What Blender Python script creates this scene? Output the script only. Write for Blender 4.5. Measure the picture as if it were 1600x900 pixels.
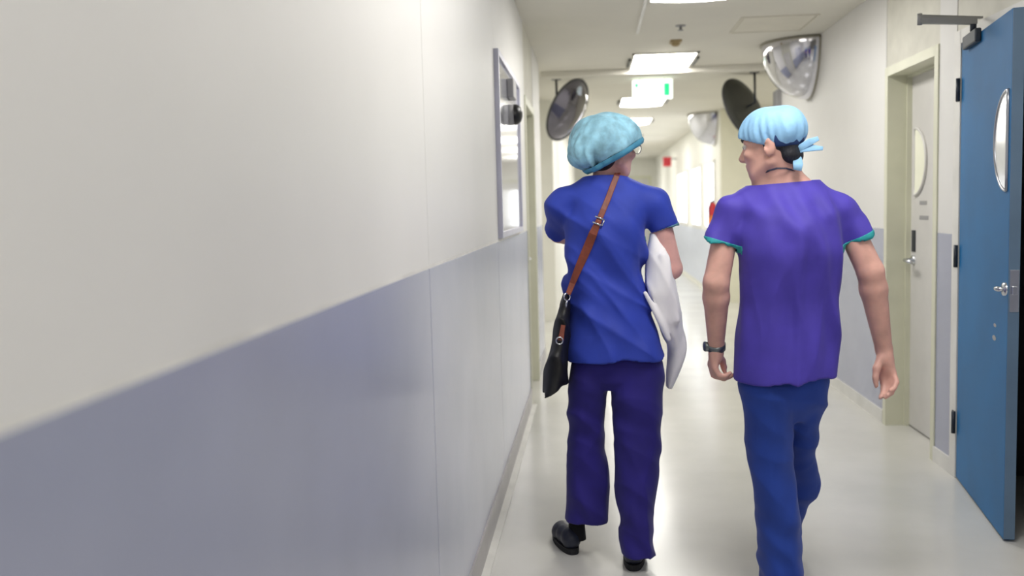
import bpy, bmesh, math
import numpy as np
from mathutils import Vector, Matrix, noise
from mathutils.bvhtree import BVHTree

for o in list(bpy.data.objects):
    bpy.data.objects.remove(o)
scene = bpy.context.scene
COL = scene.collection

# ------------------------------------------------------------------ camera
EYE = 1.42
F_PX, YAW, PITCH, ROLL = 1482.4, -0.085836, -0.08467, -0.025564
XL, XR, CEIL, DADO = -0.4653, 1.8175, 2.713, 1.2585
_f = np.array([math.sin(YAW)*math.cos(PITCH), math.cos(YAW)*math.cos(PITCH), math.sin(PITCH)])
_r = np.array([math.cos(YAW), -math.sin(YAW), 0.0])
_u = np.cross(_r, _f)
CR = math.cos(ROLL)*_r + math.sin(ROLL)*_u
CU = -math.sin(ROLL)*_r + math.cos(ROLL)*_u
cam_d = bpy.data.cameras.new('camera')
cam = bpy.data.objects.new('camera', cam_d)
COL.objects.link(cam)
cam.matrix_world = Matrix(((CR[0], CU[0], -_f[0], 0), (CR[1], CU[1], -_f[1], 0), (CR[2], CU[2], -_f[2], EYE), (0, 0, 0, 1)))
cam_d.sensor_width = 36.0
cam_d.lens = F_PX/1600*36.0
cam_d.clip_start = 0.02
cam_d.dof.use_dof = True
cam_d.dof.focus_distance = 3.5
cam_d.dof.aperture_fstop = 2.0
scene.camera = cam

# ------------------------------------------------------------------ world, exposure
w = bpy.data.worlds.new('world')
scene.world = w
w.use_nodes = True
w.node_tree.nodes['Background'].inputs[0].default_value = (0.9, 0.95, 1.0, 1)
w.node_tree.nodes['Background'].inputs[1].default_value = 0.3
scene.view_settings.view_transform = 'Standard'
scene.view_settings.look = 'None'
scene.view_settings.gamma = 1.0
scene.view_settings.use_curve_mapping = False
scene.view_settings.exposure = 1.5
LAMP = 7.0          # emission of the ceiling light diffusers


# ------------------------------------------------------------------ helpers
def at(px, py, Y):
    """pixel of the 1600x900 photograph -> point at depth Y"""
    d = _f*F_PX + CR*(px-800) + CU*(450-py)
    d = d*(Y/d[1])
    return np.array([d[0], d[1], d[2]+EYE])


def lin(c):
    return tuple((v/255/12.92 if v/255 <= 0.04045 else ((v/255+0.055)/1.055)**2.4) for v in c)


MATS = {}


def mat(name, rgb, rough=0.6, metal=0.0, var=0.04, scale=6.0, bump=0.0, bscale=60.0, coat=0.0, spec=0.5,
        sheen=0.0, trans=0.0, emit=None, sss=0.0, stretch=None, ior=None, alpha=None):
    m = bpy.data.materials.new(name)
    MATS[name] = m
    m.use_nodes = True
    nt = m.node_tree
    b = nt.nodes['Principled BSDF']
    c = lin(rgb)
    tc = nt.nodes.new('ShaderNodeTexCoord')
    mp = nt.nodes.new('ShaderNodeMapping')
    nt.links.new(tc.outputs['Object'], mp.inputs[0])
    if stretch:
        mp.inputs['Scale'].default_value = stretch
    n = nt.nodes.new('ShaderNodeTexNoise')
    n.inputs['Scale'].default_value = scale
    n.inputs['Detail'].default_value = 5
    nt.links.new(mp.outputs[0], n.inputs['Vector'])
    r = nt.nodes.new('ShaderNodeValToRGB')
    lo = tuple(max(0, v*(1-var*2)) for v in c)
    hi = tuple(min(1, v*(1+var*2)) for v in c)
    r.color_ramp.elements[0].position = 0.3
    r.color_ramp.elements[1].position = 0.7
    r.color_ramp.elements[0].color = (*lo, 1)
    r.color_ramp.elements[1].color = (*hi, 1)
    nt.links.new(n.outputs['Fac'], r.inputs[0])
    nt.links.new(r.outputs[0], b.inputs['Base Color'])
    b.inputs['Roughness'].default_value = rough
    b.inputs['Metallic'].default_value = metal
    b.inputs['Specular IOR Level'].default_value = spec
    b.inputs['Coat Weight'].default_value = coat
    b.inputs['Coat Roughness'].default_value = 0.12
    b.inputs['Sheen Weight'].default_value = sheen
    b.inputs['Transmission Weight'].default_value = trans
    if ior:
        b.inputs['IOR'].default_value = ior
    if sss:
        b.inputs['Subsurface Weight'].default_value = sss
        b.inputs['Subsurface Radius'].default_value = (0.012, 0.005, 0.003)
    if alpha:
        b.inputs['Alpha'].default_value = alpha
    if emit:
        b.inputs['Emission Color'].default_value = (*lin(emit[0]), 1)
        b.inputs['Emission Strength'].default_value = emit[1]
    if bump:
        n2 = nt.nodes.new('ShaderNodeTexNoise')
        n2.inputs['Scale'].default_value = bscale
        n2.inputs['Detail'].default_value = 4
        nt.links.new(mp.outputs[0], n2.inputs['Vector'])
        bp = nt.nodes.new('ShaderNodeBump')
        bp.inputs['Strength'].default_value = bump
        bp.inputs['Distance'].default_value = 0.004
        nt.links.new(n2.outputs['Fac'], bp.inputs['Height'])
        nt.links.new(bp.outputs[0], b.inputs['Normal'])
    return m


mat('wall_white', (224, 223, 220), 0.46, var=0.015, scale=1.5, bump=0.05, bscale=90)
mat('dado_grey', (160, 164, 184), 0.24, var=0.03, scale=2.0, bump=0.04, bscale=40, spec=0.6)
mat('wall_core', (214, 212, 200), 0.6)
mat('wall_cream', (230, 228, 208), 0.5, var=0.01)
mat('dado_pale', (206, 212, 226), 0.3, var=0.02)  # paler dado copy: reflected brightness and haze put into the colour
mat('side_white', (232, 231, 222), 0.5, var=0.01)
mat('ceiling_paint', (224, 221, 210), 0.75, var=0.02, scale=1.2)
mat('ceiling_hatch', (222, 218, 204), 0.7, var=0.02)
mat('floor_vinyl', (202, 201, 196), 0.2, var=0.05, scale=1.3, bump=0.05, bscale=25, spec=0.55)
mat('skirting', (146, 142, 144), 0.3, var=0.06)
mat('white_trim', (222, 221, 216), 0.4)
mat('cream_frame', (212, 212, 190), 0.4, var=0.02)
mat('door_white', (212, 210, 206), 0.4, var=0.02)
mat('door_blue', (18, 104, 160), 0.55, var=0.05, scale=3, spec=0.3)
mat('door_edge', (92, 116, 140), 0.45)
mat('dark_metal', (46, 52, 62), 0.45, metal=0.3)
mat('grey_metal', (150, 150, 148), 0.45, metal=0.1)
mat('chrome', (205, 208, 214), 0.18, metal=1.0)
mat('steel', (170, 172, 180), 0.3, metal=0.9)
mat('vision_glass', (236, 238, 236), 0.12, var=0.02, spec=0.8, emit=((235, 240, 245), 0.02))
mat('vision_glass_warm', (234, 234, 214), 0.15, var=0.02, emit=((240, 240, 215), 0.05))
mat('diffuser', (250, 250, 245), 0.5, emit=((255, 252, 247), LAMP))
mat('lamp_body', (222, 220, 210), 0.5)
mat('lamp_end', (70, 70, 60), 0.5)
mat('sign_white', (240, 246, 240), 0.4, emit=((238, 250, 240), 0.5))
mat('sign_green', (40, 200, 130), 0.4, emit=((30, 205, 125), 0.45))
mat('mirror_face', (120, 118, 128), 0.07, metal=1.0, var=0.0)  # grey tint puts the dark reflections into the mirror colour
mat('mirror_back', (62, 63, 58), 0.5, var=0.04)
mat('mirror_rim', (58, 58, 60), 0.4)
mat('dome_mirror', (205, 205, 212), 0.08, metal=1.0, var=0.01)
mat('dome_rim', (150, 146, 130), 0.5)
mat('board_glass', (205, 206, 214), 0.06, var=0.01, spec=0.9, coat=0.6)
mat('board_frame', (186, 186, 202), 0.35, metal=0.2)
mat('black_plastic', (22, 22, 24), 0.35)
mat('grey_plastic', (158, 157, 158), 0.45)
mat('brown_plastic', (168, 148, 108), 0.5)
mat('bright_pane', (245, 247, 250), 0.3, emit=((244, 247, 255), 1.0))
mat('red_plastic', (205, 50, 62), 0.4)
mat('orange_plastic', (226, 130, 60), 0.5)
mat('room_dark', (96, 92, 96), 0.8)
mat('skin_pale', (222, 172, 164), 0.5, var=0.06, scale=18, sss=0.15)
mat('skin_tan', (222, 172, 158), 0.48, var=0.07, scale=16, sss=0.15)
mat('hair_dark', (30, 22, 22), 0.55, var=0.25, scale=40, bump=0.6, bscale=220, stretch=(1, 1, 0.2))
mat('hair_black', (18, 20, 30), 0.5, var=0.25, scale=40, bump=0.6, bscale=220, stretch=(1, 1, 0.2))
mat('top_royal', (40, 64, 176), 0.7, var=0.05, scale=10, bump=0.12, bscale=420, sheen=0.05)
mat('top_violet', (72, 58, 172), 0.7, var=0.05, scale=10, bump=0.12, bscale=420, sheen=0.05)
mat('trousers_indigo', (34, 23, 120), 0.8, var=0.06, scale=9, bump=0.12, bscale=420, sheen=0.1)
mat('trousers_blue', (22, 60, 152), 0.78, var=0.06, scale=9, bump=0.12, bscale=420, sheen=0.1)
mat('teal_trim', (40, 158, 164), 0.6)
mat('grey_teal_trim', (92, 140, 160), 0.6)
mat('cap_teal', (150, 202, 224), 0.65, var=0.15, scale=24, bump=0.35, bscale=60)
mat('cap_shade', (84, 160, 194), 0.65, var=0.06, scale=22)  # darker copy of the cap teal: shade under the rim put into colour
mat('cap_blue', (150, 200, 240), 0.65, var=0.05, scale=20, bump=0.2, bscale=60)
mat('cap_inner_shade', (24, 52, 104), 0.7)  # navy stands for the shaded underside of the tie cap
mat('cloth_white', (250, 249, 252), 0.8, var=0.02, bump=0.1, bscale=300, sheen=0.1)
mat('bag_black', (20, 20, 22), 0.5, var=0.15, scale=30, bump=0.25, bscale=160)
mat('leather_brown', (128, 62, 44), 0.5, var=0.12, scale=30, bump=0.2, bscale=200)
mat('shoe_dark', (38, 42, 58), 0.45, var=0.1)
mat('sole_dark', (22, 23, 28), 0.7)
mat('sock_black', (12, 12, 18), 0.9)
mat('clear_lens', (240, 244, 248), 0.04, trans=0.95, spec=0.8, ior=1.06)
mat('watch_grey', (120, 126, 128), 0.3, metal=0.8)
mat('lanyard', (28, 34, 62), 0.7)
mat('eye_white', (228, 222, 216), 0.2)
mat('eye_dark', (40, 26, 20), 0.15)
mat('lip', (164, 92, 88), 0.5)


def obj(name, mesh, m=None, parent=None, smooth=False):
    o = bpy.data.objects.new(name, mesh)
    COL.objects.link(o)
    if m:
        mesh.materials.append(MATS[m])
    if smooth:
        mesh.polygons.foreach_set('use_smooth', [True]*len(mesh.polygons))
    if parent:
        o.parent = parent
        o.location = -Vector(parent_origin(parent))
    return o


ORIG = {}


def parent_origin(p):
    """world position of a parent, so that meshes can be given in world coordinates"""
    v = Vector((0, 0, 0))
    while p is not None:
        v += Vector(ORIG.get(p.name, p.location))
        p = p.parent
    return v


def tag(o, label, cat=None, group=None, kind=None):
    o['label'] = label
    if cat:
        o['category'] = cat
    if group:
        o['group'] = group
    if kind:
        o['kind'] = kind
    return o


def empty(name, loc, label, cat=None, group=None, kind=None):
    o = bpy.data.objects.new(name, None)
    o.empty_display_size = 0.1
    COL.objects.link(o)
    o.location = loc
    tag(o, label, cat, group, kind)
    return o


def bm_mesh(bm, name='mesh'):
    me = bpy.data.meshes.new(name)
    bmesh.ops.recalc_face_normals(bm, faces=bm.faces)
    bm.to_mesh(me)
    bm.free()
    return me


def add_box(bm, lo, hi, M=None):
    lo, hi = [min(a, b) for a, b in zip(lo, hi)], [max(a, b) for a, b in zip(lo, hi)]
    vs = []
    for x in (lo[0], hi[0]):
        for y in (lo[1], hi[1]):
            for z in (lo[2], hi[2]):
                v = Vector((x, y, z))
                vs.append(bm.verts.new(M @ v if M else v))
    fs = []
    for q in ((0, 1, 3, 2), (4, 6, 7, 5), (0, 4, 5, 1), (2, 3, 7, 6), (0, 2, 6, 4), (1, 5, 7, 3)):
        fs.append(bm.faces.new([vs[i] for i in q]))
    return vs, fs


def box(lo, hi, bevel=0.0, M=None):
    bm = bmesh.new()
    add_box(bm, lo, hi, M)
    if bevel:
        bmesh.ops.recalc_face_normals(bm, faces=bm.faces)
        bmesh.ops.bevel(bm, geom=bm.edges[:], offset=bevel, segments=2, affect='EDGES', profile=0.5)
    return bm_mesh(bm)


def boxes(lst):
    bm = bmesh.new()
    for lo, hi in lst:
        add_box(bm, lo, hi)
    return bm_mesh(bm)


def frame_from(axis):
    a = Vector(axis).normalized()
    t = Vector((0, 0, 1)) if abs(a.z) < 0.9 else Vector((0, 1, 0))
    x = t.cross(a).normalized()
    return x, a.cross(x), a


def lathe(profile, origin=(0, 0, 0), axis=(0, 0, 1), n=32, arc=None, x_dir=None):
    """profile: (radius, height) along axis"""
    x, y, a = frame_from(axis)
    if x_dir is not None:
        x = Vector(x_dir).normalized()
        y = a.cross(x)
    bm = bmesh.new()
    o = Vector(origin)
    rings = []
    full = arc is None
    a0, a1 = (0, 2*math.pi) if full else arc
    cnt = n if full else n+1
    for r, h in profile:
        if r < 1e-6:
            rings.append([bm.verts.new(o+a*h)])
        else:
            rings.append([bm.verts.new(o+a*h+(x*math.cos(t)+y*math.sin(t))*r) for t in [a0+(a1-a0)*i/n for i in range(cnt)]])
    for p, q in zip(rings, rings[1:]):
        rng = range(n)
        for i in rng:
            j = (i+1) % cnt
            if len(p) == 1 and len(q) == 1:
                continue
            if len(p) == 1:
                bm.faces.new((p[0], q[i], q[j]))
            elif len(q) == 1:
                bm.faces.new((p[i], q[0], p[j]))
            else:
                bm.faces.new((p[i], q[i], q[j], p[j]))
    return bm_mesh(bm)


def add_tube(bm, pts, r, n=10, closed=False, flat=None):
    """tube along points; r scalar or list; flat = (normals list, half thickness) makes a ribbon section"""
    P = [Vector(p) for p in pts]
    N = len(P)
    rr = r if hasattr(r, '__len__') else [r]*N
    rings = []
    prev = None
    for i in range(N):
        if closed:
            t = (P[(i+1) % N]-P[i-1]).normalized()
        else:
            t = (P[min(i+1, N-1)]-P[max(i-1, 0)]).normalized()
        if flat:
            nn = Vector(flat[0][i])
            nn = (nn - t*nn.dot(t)).normalized()
            s = t.cross(nn)
            h = flat[1]
            ring = [P[i]+s*rr[i]*cx+nn*h*cy for cx, cy in ((1, -1), (1, 0.6), (0.85, 1), (-0.85, 1), (-1, 0.6), (-1, -1))]
        else:
            if prev is None:
                x, y, _ = frame_from(t)
            else:
                x = (prev - t*prev.dot(t)).normalized()
                y = t.cross(x)
            prev = x
            ring = [P[i]+(x*math.cos(2*math.pi*k/n)+y*math.sin(2*math.pi*k/n))*rr[i] for k in range(n)]
        rings.append([bm.verts.new(v) for v in ring])
    m = len(rings[0])
    pairs = list(zip(rings, rings[1:]))
    if closed:
        pairs.append((rings[-1], rings[0]))
    for a, b in pairs:
        for k in range(m):
            bm.faces.new((a[k], b[k], b[(k+1) % m], a[(k+1) % m]))
    if not closed:
        bm.faces.new(rings[0])
        bm.faces.new(rings[-1][::-1])


def tube(pts, r, n=10, closed=False, flat=None):
    bm = bmesh.new()
    add_tube(bm, pts, r, n, closed, flat)
    return bm_mesh(bm)


def struct(name, mesh, m, label, parent=None):
    o = obj(name, mesh, m, parent)
    if parent is None:
        o['kind'] = 'structure'
        o['label'] = label
    return o


# ------------------------------------------------------------------ room shell
Y0, Y1 = -5.0, 27.0
LEND, LFAR = 8.76, 11.7        # left opening of the cross corridor
REND, RFAR = 9.54, 13.6        # right opening
WT = 0.24
D3 = (6.78, 7.69, 2.154)       # door on the left wall
D1 = (5.23, 6.03, 2.16)        # white door on the right wall
D2 = (3.93, 4.87, 2.165)       # blue door

struct('floor', box((-7, Y0, -0.1), (8, Y1, 0)), 'floor_vinyl', 'shiny pale grey vinyl corridor floor')
struct('ceiling', box((-7, Y0, CEIL), (8, Y1, CEIL+0.1)), 'ceiling_paint', 'plain off white corridor ceiling')

wl = struct('wall_left', boxes([
    ((XL-WT, Y0, 0), (XL, D3[0], CEIL)), ((XL-WT, D3[1], 0), (XL, LEND, CEIL)),
    ((XL-WT, D3[0], D3[2]), (XL, D3[1], CEIL)),
    ((-7, LEND-WT, 0), (XL-WT, LEND, CEIL))]), 'wall_core', 'white corridor wall with blue grey lower half, along the plain side of the corridor')
seams = [Y0, -2.6, 0.02, 2.643, 4.62, D3[0]-0.05]
for a, b in list(zip(seams, seams[1:]))+[(D3[1]+0.05, LEND)]:
    obj('dado_panel', box((XL-0.002, a+0.0025, 0.10), (XL+0.006, b-0.0025, DADO-0.004), 0.002), 'dado_grey', wl)
    obj('upper_panel', box((XL-0.002, a+0.002, DADO+0.004), (XL+0.0045, b-0.002, CEIL), 0.0015), 'wall_white', wl)
    obj('joint_strip', box((XL, a, DADO-0.0045), (XL+0.0055, b, DADO+0.0045)), 'white_trim', wl)
struct('baseboard_left', boxes([((XL, Y0, 0), (XL+0.014, D3[0]-0.06, 0.12)), ((XL, D3[1]+0.06, 0), (XL+0.014, LEND, 0.12))]),
       'skirting', 'grey skirting along the foot of the left wall')
struct('trim_1', boxes([((XL+0.014, Y0, 0), (XL+0.046, D3[0]-0.06, 0.006))]), 'white_trim', 'white sealing strip on the floor along the grey skirting')

wr = struct('wall_right', boxes([
    ((XR, Y0, 0), (XR+WT, D2[0], CEIL)), ((XR, D2[1], 0), (XR+WT, D1[0], CEIL)), ((XR, D1[1], 0), (XR+WT, REND, CEIL)),
    ((XR, D2[0], D2[2]), (XR+WT, D2[1], CEIL)), ((XR, D1[0], D1[2]), (XR+WT, D1[1], CEIL)),
    ((XR+WT, REND-WT, 0), (8, REND, CEIL))]), 'wall_core', 'white corridor wall with grey lower half and two doors')
for a, b in ((Y0, 0.9), (0.9, D2[0]-0.1), (D2[1]+0.075, D1[0]-0.05), (D1[1]+0.05, REND)):
    obj('dado_panel', box((XR-0.006, a+0.0025, 0.08), (XR+0.002, b-0.0025, DADO-0.03), 0.002), 'dado_grey', wr)
    obj('upper_panel', box((XR-0.0045, a+0.002, DADO-0.03), (XR+0.002, b-0.002, CEIL), 0.0015), 'wall_white', wr)
struct('baseboard_right', boxes([((XR-0.016, Y0, 0), (XR, D2[0]-0.1, 0.085)), ((XR-0.016, D2[1]+0.075, 0), (XR, D1[0]-0.05, 0.085)),
                                 ((XR-0.016, D1[1]+0.05, 0), (XR, REND, 0.085))]), 'white_trim', 'white skirting along the wall with the doors')

# beyond the crossing
struct('wall_far_left', boxes([((XL-WT, LFAR, 0), (XL, Y1, CEIL)), ((-7, LFAR, 0), (XL-WT, LFAR+WT, CEIL))]), 'side_white',
       'bright white wall beyond the crossing, behind the convex mirror')
wfr = struct('wall_far_right', boxes([((XR, RFAR, 0), (XR+WT, Y1, CEIL)), ((XR+WT, RFAR, 0), (8, RFAR+WT, CEIL))]), 'wall_cream',
             'cream wall beyond the crossing, behind the round mirror')
obj('wall_lining', box((XR-0.008, RFAR+0.06, 0), (XR, Y1, CEIL)), 'side_white', wfr)
for a, b in ((RFAR+0.06, 17.6), (17.6, 22.3), (22.3, Y1)):
    obj('dado_panel', box((XR-0.0125, a+0.003, 0.08), (XR-0.0075, b-0.003, 0.98)), 'dado_pale', wfr)
struct('wall_end', box((-7, Y1, 0), (8, Y1+0.2, CEIL)), 'side_white', 'white end wall at the far end of the corridor')
struct('wall_back', box((-7, Y0-0.2, 0), (8, Y0, CEIL)), 'wall_core', 'wall closing the near end of the corridor')
struct('wall_side_left', box((-7.2, LEND-WT, 0), (-7, LFAR+WT, CEIL)), 'side_white', 'wall at the end of the side passage by the bright opening')
struct('wall_side_right', box((8, REND-WT, 0), (8.2, RFAR+WT, CEIL)), 'side_white', 'wall at the end of the side passage behind the round mirror')
struct('trim_2', box((XL, 9.27, CEIL-0.055), (XR, 9.42, CEIL), 0.004), 'ceiling_paint', 'shallow beam across the ceiling above the hanging exit sign')
struct('trim_3', box((0.352, 3.0, CEIL-0.012), (0.376, 7.35, CEIL), 0.003), 'white_trim', 'thin white strip running along the ceiling')

# ------------------------------------------------------------------ doors
def half_moon(R, t, n=28):
    """half disc in local (u along leaf, v up): straight side at u=0, bulging to +u"""
    bm = bmesh.new()
    a, b = [], []
    for i in range(n+1):
        th = -math.pi/2+math.pi*i/n
        a.append(bm.verts.new((R*math.cos(th), 0, R*math.sin(th))))
        b.append(bm.verts.new((R*math.cos(th), t, R*math.sin(th))))
    bm.faces.new(a)
    bm.faces.new(b[::-1])
    m = len(a)
    for i in range(m):
        bm.faces.new((a[i], b[i], b[(i+1) % m], a[(i+1) % m]))
    return bm


def half_moon_rim(R, r):
    pts = [(R*math.cos(-math.pi/2+math.pi*i/28), 0, R*math.sin(-math.pi/2+math.pi*i/28)) for i in range(29)]
    pts += [(0, 0, R*(1-2*i/8)) for i in range(1, 8)]
    bm = bmesh.new()
    add_tube(bm, pts, r, 8, closed=True)
    return bm


def xform(bm, M):
    bmesh.ops.transform(bm, matrix=M, verts=bm.verts)
    return bm_mesh(bm)


# door_1: white door recessed in the right wall
d1 = empty('door_1', (XR, D1[1], 0), 'white door with a half moon window in a cream recessed frame', kind='structure')
obj('frame', boxes([((XR-0.012, D1[1]-0.004, 0), (XR+WT, D1[1]+0.05, D1[2]+0.05)), ((XR-0.012, D1[0]-0.05, 0), (XR+WT, D1[0]+0.004, D1[2]+0.05)),
                    ((XR-0.012, D1[0], D1[2]-0.004), (XR+WT, D1[1], D1[2]+0.05))]), 'cream_frame', d1)
obj('door_stop', boxes([((XR+0.10, D1[1]-0.018, 0), (XR+0.13, D1[1]-0.004, D1[2])), ((XR+0.10, D1[0]+0.004, 0), (XR+0.13, D1[0]+0.018, D1[2])),
                        ((XR+0.10, D1[0]+0.018, D1[2]-0.018), (XR+0.13, D1[1]-0.018, D1[2]-0.004))]), 'cream_frame', d1)
leaf1 = obj('leaf', box((XR+0.13, D1[0]+0.008, 0.008), (XR+0.172, D1[1]-0.008, D1[2]-0.010), 0.003), 'door_white', d1)
MW = Matrix.Translation((XR+0.124, 5.945, 1.632)) @ Matrix(((0, 1, 0, 0), (-1, 0, 0, 0), (0, 0, 1, 0), (0, 0, 0, 1)))
g = obj('vision_panel', xform(half_moon(0.2, 0.008), MW), 'vision_glass_warm', leaf1)
obj('bead', xform(half_moon_rim(0.2, 0.009), MW), 'door_white', leaf1, True)
for z, L in ((1.385, 0.12), (1.298, 0.15)):
    obj('marking', box((XR+0.1285, 5.86-L, z-0.012), (XR+0.1305, 5.86, z+0.012)), 'grey_plastic', leaf1)
h1 = obj('lever_handle', tube([(XR+0.13, 5.955, 1.04), (XR+0.085, 5.955, 1.04), (XR+0.072, 5.94, 1.04), (XR+0.07, 5.83, 1.035)], 0.011, 10), 'chrome', leaf1, True)
obj('rose', lathe([(0, 0.012), (0.026, 0.012), (0.028, 0)], (XR+0.13, 5.955, 1.04), (-1, 0, 0), 20), 'chrome', h1, True)
obj('shadow_plate', box((XR+0.124, 5.925, 1.09), (XR+0.131, 5.985, 1.22), 0.002), 'dark_metal', leaf1)  # dark plate stands in for the shadow at the handle

# door_2: blue door standing a little open into the corridor
d2 = empty('door_2', (XR, D2[1], 0), 'blue door with a half moon window, standing slightly ajar', kind='structure')
obj('frame', boxes([((XR-0.016, D2[1]-0.004, 0), (XR+WT, D2[1]+0.075, D2[2]+0.06)), ((XR-0.016, D2[0]-0.1, 0), (XR+WT, D2[0]+0.004, D2[2]+0.06)),
                    ((XR-0.016, D2[0], D2[2]-0.004), (XR+WT, D2[1], D2[2]+0.06))]), 'white_trim', d2)
TH = math.radians(9.2)
LW = 0.92
# leaf frame: u from the hinge to the free edge, n out of the corridor face, z up
U = Vector((-math.sin(TH), -math.cos(TH), 0))
Nn = Vector((-math.cos(TH), math.sin(TH), 0))
HG = Vector((XR-0.012, D2[1]-0.012, 0))


def lm(origin_u=0.0, z=0.0, n=0.0):
    o = HG+U*origin_u+Nn*n
    return Matrix(((U.x, Nn.x, 0, o.x), (U.y, Nn.y, 0, o.y), (0, 0, 1, z), (0, 0, 0, 1)))


leaf2 = obj('leaf', box((0, -0.044, 0.010), (LW, 0, 2.15), 0.002, lm()), 'door_blue', d2)
obj('edge_strip', box((LW-0.001, -0.043, 0.012), (LW+0.003, -0.001, 2.148), 0.001, lm()), 'door_edge', leaf2)
MB = lm(LW-0.035, 1.638, 0.002) @ Matrix(((-1, 0, 0, 0), (0, -1, 0, 0), (0, 0, 1, 0), (0, 0, 0, 1)))
obj('vision_panel', xform(half_moon(0.2, 0.008), MB @ Matrix.Translation((0, -0.002, 0))), 'vision_glass', leaf2)
obj('bead', xform(half_moon_rim(0.2, 0.008), MB), 'steel', leaf2, True)
for z in (1.937, 1.123, 0.287):
    hb = obj('hinge', lathe([(0, -0.055), (0.010, -0.055), (0.010, 0.055), (0, 0.055)], (XR-0.026, D2[1]-0.004, z), (0, 0, 1), 12), 'dark_metal', d2, True)
    obj('hinge_plate', boxes([((XR-0.0195, D2[1]-0.004, z-0.055), (XR-0.0155, D2[1]+0.036, z+0.055))]), 'dark_metal', hb)
hnd = obj('lever_handle', tube([lm() @ Vector(p) for p in ((LW-0.03, 0, 1.04), (LW-0.03, 0.022, 1.04), (LW-0.035, 0.028, 1.04), (LW-0.06, 0.028, 1.04))], 0.011, 10), 'chrome', leaf2, True)
obj('rose', lathe([(0, 0.012), (0.026, 0.012), (0.028, 0)], lm() @ Vector((LW-0.03, 0, 1.04)), Nn, 20), 'chrome', hnd, True)
obj('latch_plate', box((LW+0.002, -0.04, 0.95), (LW+0.006, -0.006, 1.12), 0.001, lm()), 'chrome', leaf2)
obj('latch_bolt', box((LW+0.005, -0.032, 1.02), (LW+0.02, -0.012, 1.055), 0.003, lm()), 'chrome', leaf2)
for u, z, a, b in ((LW-0.2, 0.817, 0.03, 0.011), (LW-0.19, 0.872, 0.022, 0.008)):
    M = lm(u, z, 0.0008)
    obj('scuff', lathe([(0, 0.0006), (1, 0.0006), (1, 0)], (0, 0, 0), (0, 0, 1), 20), 'grey_plastic', leaf2).data.transform(
        M @ Matrix.Rotation(math.radians(90), 4, 'X').inverted() @ Matrix.Diagonal((a, b, 1, 1)))
cl = obj('door_closer', box((0.14, 0.0, 2.105), (0.40, 0.028, 2.165), 0.006, lm()), 'dark_metal', leaf2)
piv = lm() @ Vector((0.30, 0.014, 2.165))
elbow = Vector((1.486, 4.5, 2.212))
obj('spindle', tube([piv, piv+Vector((0, 0, 0.055))], 0.014, 12), 'dark_metal', cl, True)
arm_pts = [piv+Vector((0.01, 0, 0.045)), elbow]
obj('closer_arm', tube(arm_pts, [0.014, 0.014], 4, flat=([(0, 0, 1)]*2, 0.014)), 'grey_metal', cl)
obj('closer_arm', tube([elbow+Vector((0, 0, 0.02)), Vector((XR-0.016, 4.62, 2.235))], [0.009, 0.009], 4, flat=([(0, 0, 1)]*2, 0.005)), 'grey_metal', cl)
obj('elbow_pin', tube([elbow+Vector((0, 0, -0.02)), elbow+Vector((0, 0, 0.03))], 0.011, 12), 'grey_metal', cl, True)
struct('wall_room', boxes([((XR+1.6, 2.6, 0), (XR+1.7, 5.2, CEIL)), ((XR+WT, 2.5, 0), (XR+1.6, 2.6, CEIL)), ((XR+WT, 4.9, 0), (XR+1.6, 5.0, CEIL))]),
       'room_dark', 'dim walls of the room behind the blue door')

# door_3: door in the left wall behind a cream frame
d3 = empty('door_3', (XL, D3[1], 0), 'closed door in a cream frame on the left wall, past the glass board', kind='structure')
obj('frame', boxes([((XL-WT, D3[1]-0.004, 0), (XL+0.014, D3[1]+0.055, D3[2]+0.05)), ((XL-WT, D3[0]-0.05, 0), (XL+0.014, D3[0]+0.004, D3[2]+0.05)),
                    ((XL-WT, D3[0], D3[2]-0.004), (XL+0.014, D3[1], D3[2]+0.05))]), 'cream_frame', d3)
leaf3 = obj('leaf', box((XL-0.10, D3[0]+0.008, 0.008), (XL-0.058, D3[1]-0.008, D3[2]-0.01), 0.003), 'door_white', d3)
obj('lever_handle', tube([(XL-0.058, 6.86, 1.04), (XL-0.01, 6.86, 1.04), (XL+0.0, 6.875, 1.04), (XL+0.002, 6.98, 1.04)], 0.011, 10), 'chrome', leaf3, True)

# ------------------------------------------------------------------ windows on the far right wall
wi = 0
for y0, y1 in ((14.25, 15.3), (16.0, 17.35), (18.3, 20.1)):
    wi += 1
    wn = empty('window_%d' % wi, (XR, y0, 1.05), ['tall bright window on the far wall, next to the fire extinguisher', 'tall bright window on the far wall, between two others',
                                                 'widest bright window on the far wall, under the red sign'][wi-1], kind='structure')
    zt = 2.0
    obj('window_frame', boxes([((XR-0.03, y0-0.05, 1.0), (XR-0.008, y0, zt+0.05)), ((XR-0.03, y1, 1.0), (XR-0.008, y1+0.05, zt+0.05)),
                               ((XR-0.03, y0, 1.0), (XR-0.008, y1, 1.05)), ((XR-0.03, y0, zt), (XR-0.008, y1, zt+0.05)),
                               ((XR-0.026, (y0+y1)/2-0.02, 1.05), (XR-0.008, (y0+y1)/2+0.02, zt))]), 'white_trim', wn)
    for a, b in ((y0, (y0+y1)/2-0.02), ((y0+y1)/2+0.02, y1)):
        obj('pane', box((XR-0.016, a, 1.05), (XR-0.009, b, zt)), 'bright_pane', wn)
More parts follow.
